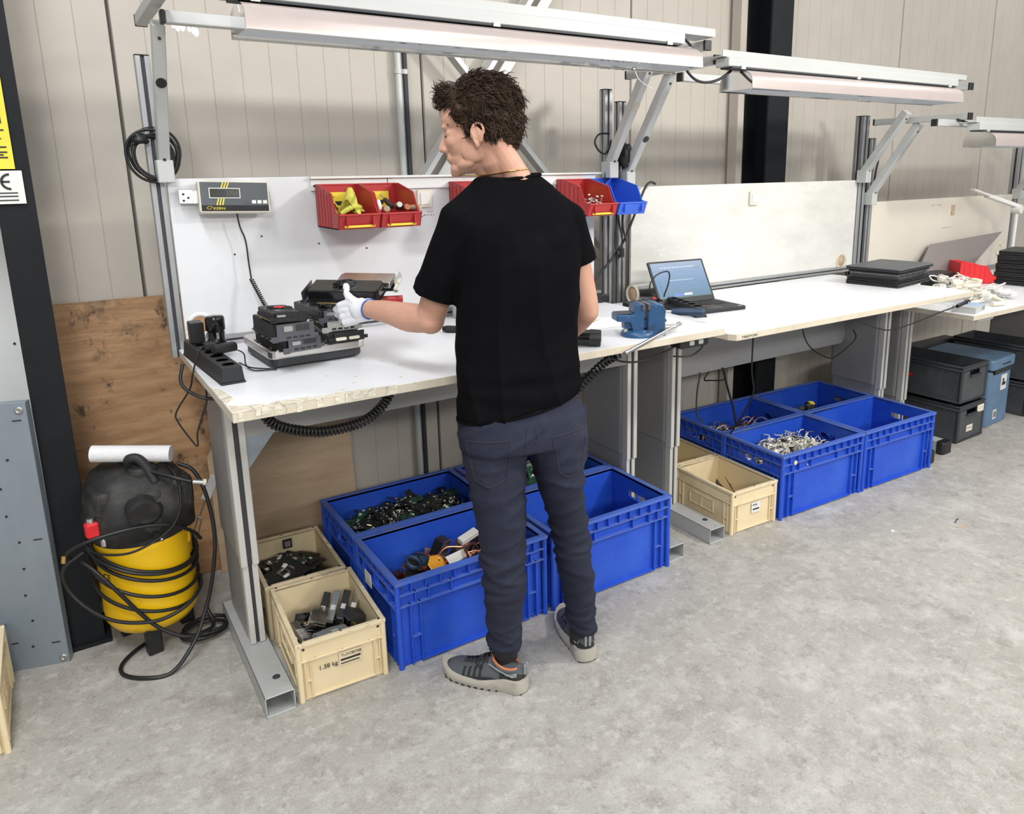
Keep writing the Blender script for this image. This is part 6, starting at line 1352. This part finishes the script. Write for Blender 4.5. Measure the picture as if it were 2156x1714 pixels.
# --- cream crates
fc = lambda x, y: .08
o = filler('metal_scraps', None, .125, .305, -.175, .085, fc, ['gunmetal', 'cap', 'tin'], 160, 23, (.03, .07)); tag(o, 'dark metal scraps lying at the bottom of the crate marked 1.38 kg', 'metal scrap')
def fincase(n, mt): 
    t = thing('finned_cooler', '', 'cooler'); g = MB()
    for k in range(n): g.box((-.035, -.03+k*.0035, 0), (.035, -.029+k*.0035, .03))
    g.box((-.036, -.032, 0), (.036, -.028+n*.0035, .003)); g.build('fins', mt, t); return t
t = fincase(16, 'tin'); t['label'] = 'bright silver finned cooler curving across the crate marked 1.38 kg'; put(t, (.195, -.02, .135), 65, 20, 10)
t = fincase(14, 'gunmetal'); t['label'] = 'dark finned cooler at the right side of the crate marked 1.38 kg'; put(t, (.30, -.06, .12), 20, 10, 35)
t = thing('aluminium_heat_sink', 'long pale aluminium bar at the left of the crate marked 1.38 kg', 'metal bar'); g = MB().rbox((-.015, -.085, 0), (.015, .085, .02), .006, ax=1)
for k in range(6): g.box((-.016, -.01+k*.009, .019), (.016, -.006+k*.009, .022))
g.build('bar', 'tin', t, bevel=.001); put(t, (.118, -.115, .13), 8, 8, 15)
t = thing('drive_cover', 'flat grey metal cover plate at the front of the crate marked 1.38 kg', 'metal plate'); MB().prism([(-.055, -.055), (.045, -.055), (.06, .035), (.02, .05), (-.045, .045)], 2, 0, .006).build('plate', 'greysuede', t, bevel=.002); MB().box((.0, .0, .006), (.022, .014, .0065)).build('sticker', 'white', t); put(t, (.21, -.135, .135), 8, -14, 4)
for k in range(4):
    t = thing('metal_case', 'narrow grey metal drive case, '+['first', 'second', 'third', 'fourth'][k]+' from left in the crate marked 1.38 kg', 'metal case'); MB().rbox((-.013, -.06, 0), (.013, .06, .022), .004, ax=1).build('case', ['gunmetal', 'greysuede', 'gunmetal', 'tin'][k], t, bevel=.002); MB().box((-.008, -.02, .022), (.008, 0, .0225)).build('sticker', 'white', t); put(t, (.235+k*.030, .055-k*.02, .115+.004*k), -28, 22, 15)
t = thing('metal_tray', 'thin bright metal tray leaning in the crate marked 1.38 kg', 'metal tray'); MB().prism([(-.05, -.01), (.0, -.018), (.05, -.01), (.05, -.006), (0, -.012), (-.05, -.006)], 2, 0, .035).build('tray', 'chrome', t); put(t, (.17, .03, .12), 10, 12, 10)
fb = lambda x, y: .12
o = filler('board_scraps', None, .12, .31, .215, .49, fb, ['pcb', 'cap', 'pcbgreen', 'pcb'], 200, 29, (.03, .08)); tag(o, 'black board scraps filling the rear cream crate', 'electronic scrap')
pro = [chipboard(.15, .11, 'pcb', 61, 16), chipboard(.13, .12, 'pcb', 62, 14), chipboard(.14, .10, 'pcbgreen', 63, 14)]
copies(pro, 12, lambda k: ((rr.uniform(.17, .26), rr.uniform(.27, .43), .125+rr.uniform(0, .03)), (rr.uniform(-.25, .25), rr.uniform(-.25, .25), rr.uniform(0, 6.3))), 'black circuit board in the rear cream crate', 'circuit board', 'black boards in the rear cream crate', 'circuit_board')
b = chipboard(.16, .13, 'pcb', 65, 10); b['label'] = 'black circuit board with a silver framed chip, top of the rear cream crate'; put(b, (.165, .30, .165), 28, 10, -6); g = MB()
for a in ((-.018, -.018, .018, -.014), (-.018, .014, .018, .018), (-.018, -.014, -.014, .014), (.014, -.014, .018, .014)): g.box((a[0], a[1], .002), (a[2], a[3], .007))
g.build('chip_frame', 'tin', b)
t = thing('metal_clip', 'small silver framed square part upright at the back of the rear cream crate', 'metal part'); MB().box((-.018, 0, 0), (.018, .004, .036)).build('frame', 'cap', t); MB().box((-.011, -.001, .006), (.011, .0, .028)).build('window', 'tin', t); put(t, (.235, .50, .16), 8, -12, 5)
for k, (x, y, z, mt) in enumerate([(2.16, .0, .10, 'pcb'), (2.20, -.03, .11, 'cap'), (2.22, -.08, .07, 'pcbgreen'), (2.25, -.11, .065, 'pcbgreen'), (2.12, .04, .09, 'cap')]):
    b = chipboard(.09, .06, mt, 70+k, 6); b['label'] = ['black card standing at the back of the cream crate under the middle bench', 'black module leaning at the centre of the same cream crate under the middle bench', 'green board lying flat towards the front of the cream crate under the middle bench', 'green board nearest the front of the cream crate under the middle bench', 'black part at the left rear of the cream crate under the middle bench'][k]; put(b, (x-.02, y-.01, z+.02), 40+k*20, [50, 60, 10, 8, 40][k], 0)
# ================================================================== COMPRESSOR
M['tank'] = mat('yellow_tank_paint', (.84, .50, .005), .3, var=.03)
M['dusty'] = layered('dusty_black_plastic', (.018, .018, .018), .6, [((.11, .10, .08), 6, .5, .72, one, 'n', .55)])
HOODX = 1
t = thing('air_compressor', 'yellow upright air compressor with black top between the column and bench', 'compressor', (-.262, .43, 0), R(10))
MB().lathe([(.0001, .075), (.09, .078), (.130, .092), (.148, .12), (.150, .15), (.151, .155), (.150, .16), (.150, .40), (.151, .405), (.148, .43), (.130, .462), (.08, .48)], 48).build('tank', 'tank', t)
MB().lathe([(.153, .42), (.158, .44), (.158, .50), (.150, .512)], 40).build('collar', 'dusty', t)
g = MB(); st = []
for z, a, b, dy in ((.44, .158, .158, 0), (.52, .160, .155, 0), (.565, .154, .150, 0), (.61, .138, .140, .005), (.638, .122, .126, .01), (.655, .098, .102, .012), (.662, .01, .01, .012)): st.append((Vector((0, dy, z)), Vector((a, 0, 0)), Vector((0, b, 0))))
loftrings(g, st, 36, 3.6); hood = g.build('motor_cover', 'dusty', t)
g = MB().lathe([(.0001, 0), (.040, 0), (.048, .006), (.048, .05)], 28, 0, Matrix.Translation((-.03, -.135, .56)) @ Rx(-70) @ Matrix.Scale(-1, 4, Vector((0, 0, 1)))); g.build('round_cap', 'dusty', t)
MB().lathe([(.052, -.05), (.052, .0), (.046, .006), (.0001, .008)], 28, 0, Matrix.Translation((-.015, -.150, .545)) @ Rx(62)).build('air_filter', 'cap', t)
g = MB().rbox((-.075, -.150, .475), (.055, -.02, .600), .035, ax=2); g.build('front_cowl', 'dusty', hood, bevel=.018, seg=3)
MB().rbox((-.035, -.11, .60), (.055, .09, .672), .03, ax=2).build('top_ridge', 'dusty', hood, bevel=.016, seg=3)
MB().rbox((.06, -.135, .50), (.150, .0, .612), .03, ax=2).build('right_cowl', 'dusty', hood, bevel=.016, seg=3)
MB().rbox((-.150, -.120, .53), (-.085, .02, .622), .03, ax=2).build('left_cowl', 'dusty', hood, bevel=.016, seg=3)
MB().rbox((-.165, -.06, .455), (.165, .12, .50), .05, ax=2).build('skirt', 'dusty', hood, bevel=.01, seg=2)
g = MB()
for k in range(5): g.box((.075+k*.014, -.1365, .535), (.081+k*.014, -.134, .585)); g.box((-.140, -.1215, .585-k*.011), (-.095, -.119, .590-k*.011)); g.box((.1495, -.105+k*.018, .53), (.1515, -.097+k*.018, .59))
g.build('vent_slots', 'ink', hood)['kind'] = 'stuff'
MB().tube(curve([(-.02, -.04, .66), (-.025, -.065, .70), (.0, -.085, .70), (.02, -.105, .66), (.03, -.12, .62)], 6), .016, 10).build('carry_handle', 'dusty', t)
MB().prism([(.03, -.06), (.10, -.03), (.13, .01), (.07, .0)], 2, .655, .665).build('yellow_decal', 'clothyellow', t)
for a in (250, 10, 130): MB().box((.11*math.cos(R(a))-.024, .11*math.sin(R(a))-.02, 0), (.11*math.cos(R(a))+.024, .11*math.sin(R(a))+.02, .10)).build('foot', 'cap', t, bevel=.004)
MB().box((-.185, -.11, .48), (-.145, -.075, .53)).build('pressure_switch', 'redbright', t, bevel=.006); MB().cyl((-.165, -.09, .53), (-.165, -.09, .545), .012, 14).build('gauge', 'tin', t); MB().box((-.15, -.12, .44), (-.12, -.095, .47)).build('valve', 'tin', t, bevel=.006)
MB().cyl((.0, -.16, .455), (.0, -.17, .45), .012, 12).build('drain_plug', 'cap', t); MB().lathe([(.006, 0), (.006, .004), (.0001, .005)], 10, 0, Matrix.Translation((.02, -.1505, .425)) @ Rx(90)).build('rivet', 'tin', t)
# curved lettering on the tank
def wrap(body, size, z, a0, parent, nm, mt='ink'):
    o = text(body, size, mt, None, (0, 0, 0), (0, 0, 0), nm)
    for v in o.data.vertices:
        a = a0+v.co.x/.1515; h = v.co.y; v.co = (.1512*math.sin(a), -.1512*math.cos(a), z+h)
    o.parent = parent
wrap('CE', .03, .30, R(-74), t, 'tank_lettering')
g = MB(); 
for k in range(5): a = R(40+k*4); 
g.box((-.02, -.0008, -.025), (.02, .0008, .025)); pl = g.build('rating_plate', 'cap', t); pl.location = (.1515*math.sin(R(58)), -.1515*math.cos(R(58)), .29); pl.rotation_euler = (0, 0, R(58)); MB().box((-.012, -.0014, -.008), (.012, -.0007, .010)).build('plate_print', 'white', pl)
MB().tube([(.150*math.sin(R(52)), -.150*math.cos(R(52)), .36), (.154*math.sin(R(52)), -.154*math.cos(R(52)), .37), (.154*math.sin(R(52)), -.154*math.cos(R(52)), .44)], .004, 6).build('seam_rib', 'tank', t)
# hose windings
g = MB(); cx, cy = -.262, .43
def loop(tilt, z, r, ph, squash=1.0, off=(0, 0)): return [(cx+off[0]+r*math.cos(a), cy+off[1]+r*squash*math.sin(a), z+tilt*(1-math.cos(a+math.pi/2-.35))*.75-.035*math.cos(a)) for a in [2*math.pi*j/44 for j in range(44)]]
for tl, z, r, ph, off in ((.060, .322, .160, 1.0, (0, 0)), (.065, .318, .168, 1.2, (-.004, 0)), (.06, .290, .161, .9, (0, -.002)), (.07, .232, .163, 1.4, (-.004, 0)), (.06, .178, .162, 2.6, (-.004, -.002))): g.tube(loop(tl, z, r, ph, 1, off), .0062, 7, closed=True)
tag(g.build('air_hose', 'black'), 'black air hose wound several times round the yellow tank', 'hose')
cable('black hose end with brass coupling lying over the compressor top', [(-.30, .40, .69), (-.24, .34, .665), (-.16, .27, .64), (-.11, .25, .62)], .0075)
t = thing('hose_coupling', 'brass quick coupling at the hose end right of the compressor top', 'coupling', (-.105, .25, .618)); MB().cyl((0, 0, 0), (.03, -.005, -.008), .009, 12).build('barrel', 'tin', t); MB().cyl((.03, -.005, -.008), (.04, -.006, -.010), .011, 12).build('collar', 'ivory', t)
cable('black hose rising from the left over the front of the compressor cover', [(-.47, .33, .41), (-.485, .29, .45), (-.44, .26, .485), (-.36, .25, .50), (-.27, .25, .50), (-.19, .26, .48), (-.12, .30, .42), (-.09, .36, .36)], .0062)
cable('black hose hanging in a wide loop at the right of the compressor', [(-.13, .34, .66), (-.09, .32, .63), (-.066, .30, .56), (-.055, .28, .46), (-.06, .26, .36), (-.085, .25, .24), (-.115, .24, .15), (-.17, .20, .06), (-.25, .15, .008), (-.33, .17, .008), (-.385, .23, .008), (-.385, .29, .010), (-.34, .35, .010), (-.27, .40, .010)], .0068)
cable('black hose slanting down across the front of the yellow tank', [(-.45, .32, .40), (-.41, .28, .36), (-.36, .262, .28), (-.31, .262, .19), (-.26, .255, .12), (-.19, .24, .07), (-.13, .25, .06), (-.09, .30, .05), (-.10, .36, .09)], .0068)
cable('black hose bowing out at the left of the compressor', [(-.44, .30, .44), (-.50, .30, .40), (-.50, .30, .33), (-.46, .28, .26), (-.40, .265, .20), (-.33, .258, .165), (-.25, .256, .15), (-.17, .275, .165), (-.115, .33, .19), (-.10, .40, .20)], .0062)
cable('thin black lead curving down from the yellow decal', [(-.17, .36, .668), (-.145, .29, .62), (-.15, .262, .54), (-.18, .25, .48), (-.24, .25, .44), (-.32, .26, .415), (-.40, .30, .42), (-.43, .36, .43)], .004)
t = thing('hose_coupling', 'brass nipple at the far left of the hose windings', 'coupling', (-.498, .30, .43)); MB().cyl((0, 0, -.01), (.004, 0, .014), .0075, 10).build('nipple', 'gold', t)
for k, z in enumerate((.02, .035)): g = MB().tube([(-.12+.075*math.cos(a)+.01*k, .33+.055*math.sin(a), z) for a in [2*math.pi*j/30 for j in range(30)]], .007, 7, closed=True); tag(g.build('hose_loop', 'black'), ['lower', 'upper'][k]+' hose loop lying on the floor right of the yellow tank', 'hose')
t = thing('paper_roll', 'roll of white paper lying on top of the compressor', 'paper roll', (-.375, .44, .718)); d = Vector((.225, -.10, -.018)); q = MB().cyl((0, 0, 0), d, .028, 32); q.build('paper', 'paper', t); MB().cyl(-d*.003, d*.001, .017, 20).build('core', 'ply1', t)
# turnbuckle brace behind the bench leg
t = thing('tension_brace', 'grey plate and wire tensioner behind the left bench leg', 'brace', (0, 0, 0)); MB().bar((.015, .60, .49), (-.03, .60, .40), .035, .006, (0, 1, 0)).build('plate', 'frame', t, bevel=.004); MB().tube([(-.03, .60, .40), (-.06, .6, .33)], .003, 6).build('wire', 'tin', t); MB().tube([(-.062, .60, .34), (-.09, .60, .26)], .0025, 6).build('wire', 'tin', t); MB().tube([(-.05, .60, .33), (-.075, .60, .25)], .0025, 6).build('wire', 'tin', t); MB().bar((-.064, .6, .342), (-.048, .6, .332), .006, .006).build('yoke', 'tin', t)
# ================================================================== GREY CRATES AND COOL BOX
def greycrate(label, loc, rz):
    t = thing('stacking_crate', label, 'crate', loc, R(rz)); w, d, h, k = .285, .50, .225, .004; g = MB()
    g.box((0, 0, 0), (w, d, k)); g.box((0, d-k, 0), (w, d, h)); g.box((0, 0, 0), (k, d, h)); g.box((w-k, 0, 0), (w, d, h))
    g.box((0, 0, 0), (w*.30, k, h)); g.box((w*.70, 0, 0), (w, k, h)); g.box((w*.30, 0, 0), (w*.70, k, h*.72)); g.box((w*.30, 0, h*.88), (w*.70, k, h)); g.build('shell', 'greycrate', t)
    q = MB()
    for z in (h-.006, h-.028, .006): q.tube([(-.004, -.004, z), (w+.004, -.004, z), (w+.004, d+.004, z), (-.004, d+.004, z)], .005, 6, closed=True)
    q.build('rim', 'dark_grey', t); MB().box((w*.29, -.014, h*.68), (w*.71, 0, h*.73)).build('handle', 'dark_grey', t, bevel=.003)
    for x in (.004, w-.004): MB().cyl((x, .004, .01), (x, .004, h-.03), .011, 10).build('corner_rib', 'dark_grey', t)
    return t
gc1 = greycrate('dark grey crate standing on the floor under the far bench, with paper labels', (3.945, -.185, .005), 1); gc2 = greycrate('dark grey crate stacked on the other one, red badge on its side', (3.935, -.185, .248), 1)
MB().rbox((-.0015, .30, .11), (-.0005, .36, .128), .006, ax=0).build('red_badge', 'redbright', gc2); MB().box((.10, -.0015, .05), (.17, -.0005, .09)).build('paper_label', 'ivory', gc1); MB().box((.20, -.0065, .155), (.275, -.0045, .20)).build('paper_label', 'ivory', gc1)
MB().box((.108, -.0022, .068), (.16, -.0014, .074)).build('label_print', 'greysuede', gc1)
M['coolblue'] = mat('dusty_blue_plastic_box', (.105, .185, .29), .5, var=.15)
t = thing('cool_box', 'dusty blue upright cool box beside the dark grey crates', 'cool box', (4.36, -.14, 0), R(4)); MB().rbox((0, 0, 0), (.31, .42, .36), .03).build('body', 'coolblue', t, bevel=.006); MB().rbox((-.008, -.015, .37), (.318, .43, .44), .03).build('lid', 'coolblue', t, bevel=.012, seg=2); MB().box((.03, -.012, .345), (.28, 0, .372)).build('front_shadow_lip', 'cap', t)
MB().box((.16, -.0015, .22), (.24, 0, .32)).build('pictogram_label', 'white', t); MB().cyl((.19, -.0025, .285), (.19, -.0015, .285), .012, 12).build('pictogram', 'ink', t); MB().box((.175, -.0025, .25), (.225, -.0015, .272)).build('pictogram', 'ink', t); MB().box((.09, -.0015, .04), (.14, 0, .10)).build('barcode_label', 'white', t)
for k in range(5): MB().box((.098+k*.008, -.0025, .05), (.101+k*.008, -.0015, .09)).build('barcode_bar', 'ink', t)
for k in range(6): MB().box((.12+k*.02, -.017, .395), (.132+k*.02, -.0145, .405)).build('vent_mark', 'ink', t)
greycrate('black crate at the right picture edge under the far bench', (4.80, -.17, .0), 3); x_ = greycrate('black crate on top at the right picture edge under the far bench', (4.80, -.17, .24), 3)
t = thing('storage_crate', 'shallow dark crates behind the grey ones under the far bench', 'crate', (4.05, .40, 0)); MB().box((0, 0, .0), (.9, .1, .42)).build('shell', 'greycrate', t, bevel=.01)
# floor debris
rr = random.Random(77)
t = thing('bent_nail', 'bent dark nail on the floor right of the crates, upper of two bits', 'nail', (2.95, -.732, .003), R(20)); MB().cyl((-.025, 0, 0), (.02, 0, 0), .002, 6).build('shank', 'gunmetal', t); MB().cyl((.02, 0, 0), (.026, -.004, 0), .0035, 6).build('head', 'gunmetal', t)
o = MB().rbox((-.02, -.004, 0), (.02, .004, .004), .003).build('plastic_bit', 'ply2'); tag(o, 'brown plastic bit on the floor below the bent nail', 'debris', loc=(2.91, -.775, 0)); o.rotation_euler = (0, 0, R(-25))
o = MB().rbox((-.01, -.006, 0), (.01, .006, .004), .003).build('paper_bit', 'white'); tag(o, 'tiny white paper scrap on the floor right of the cream crate', 'debris', loc=(2.62, -.62, 0))
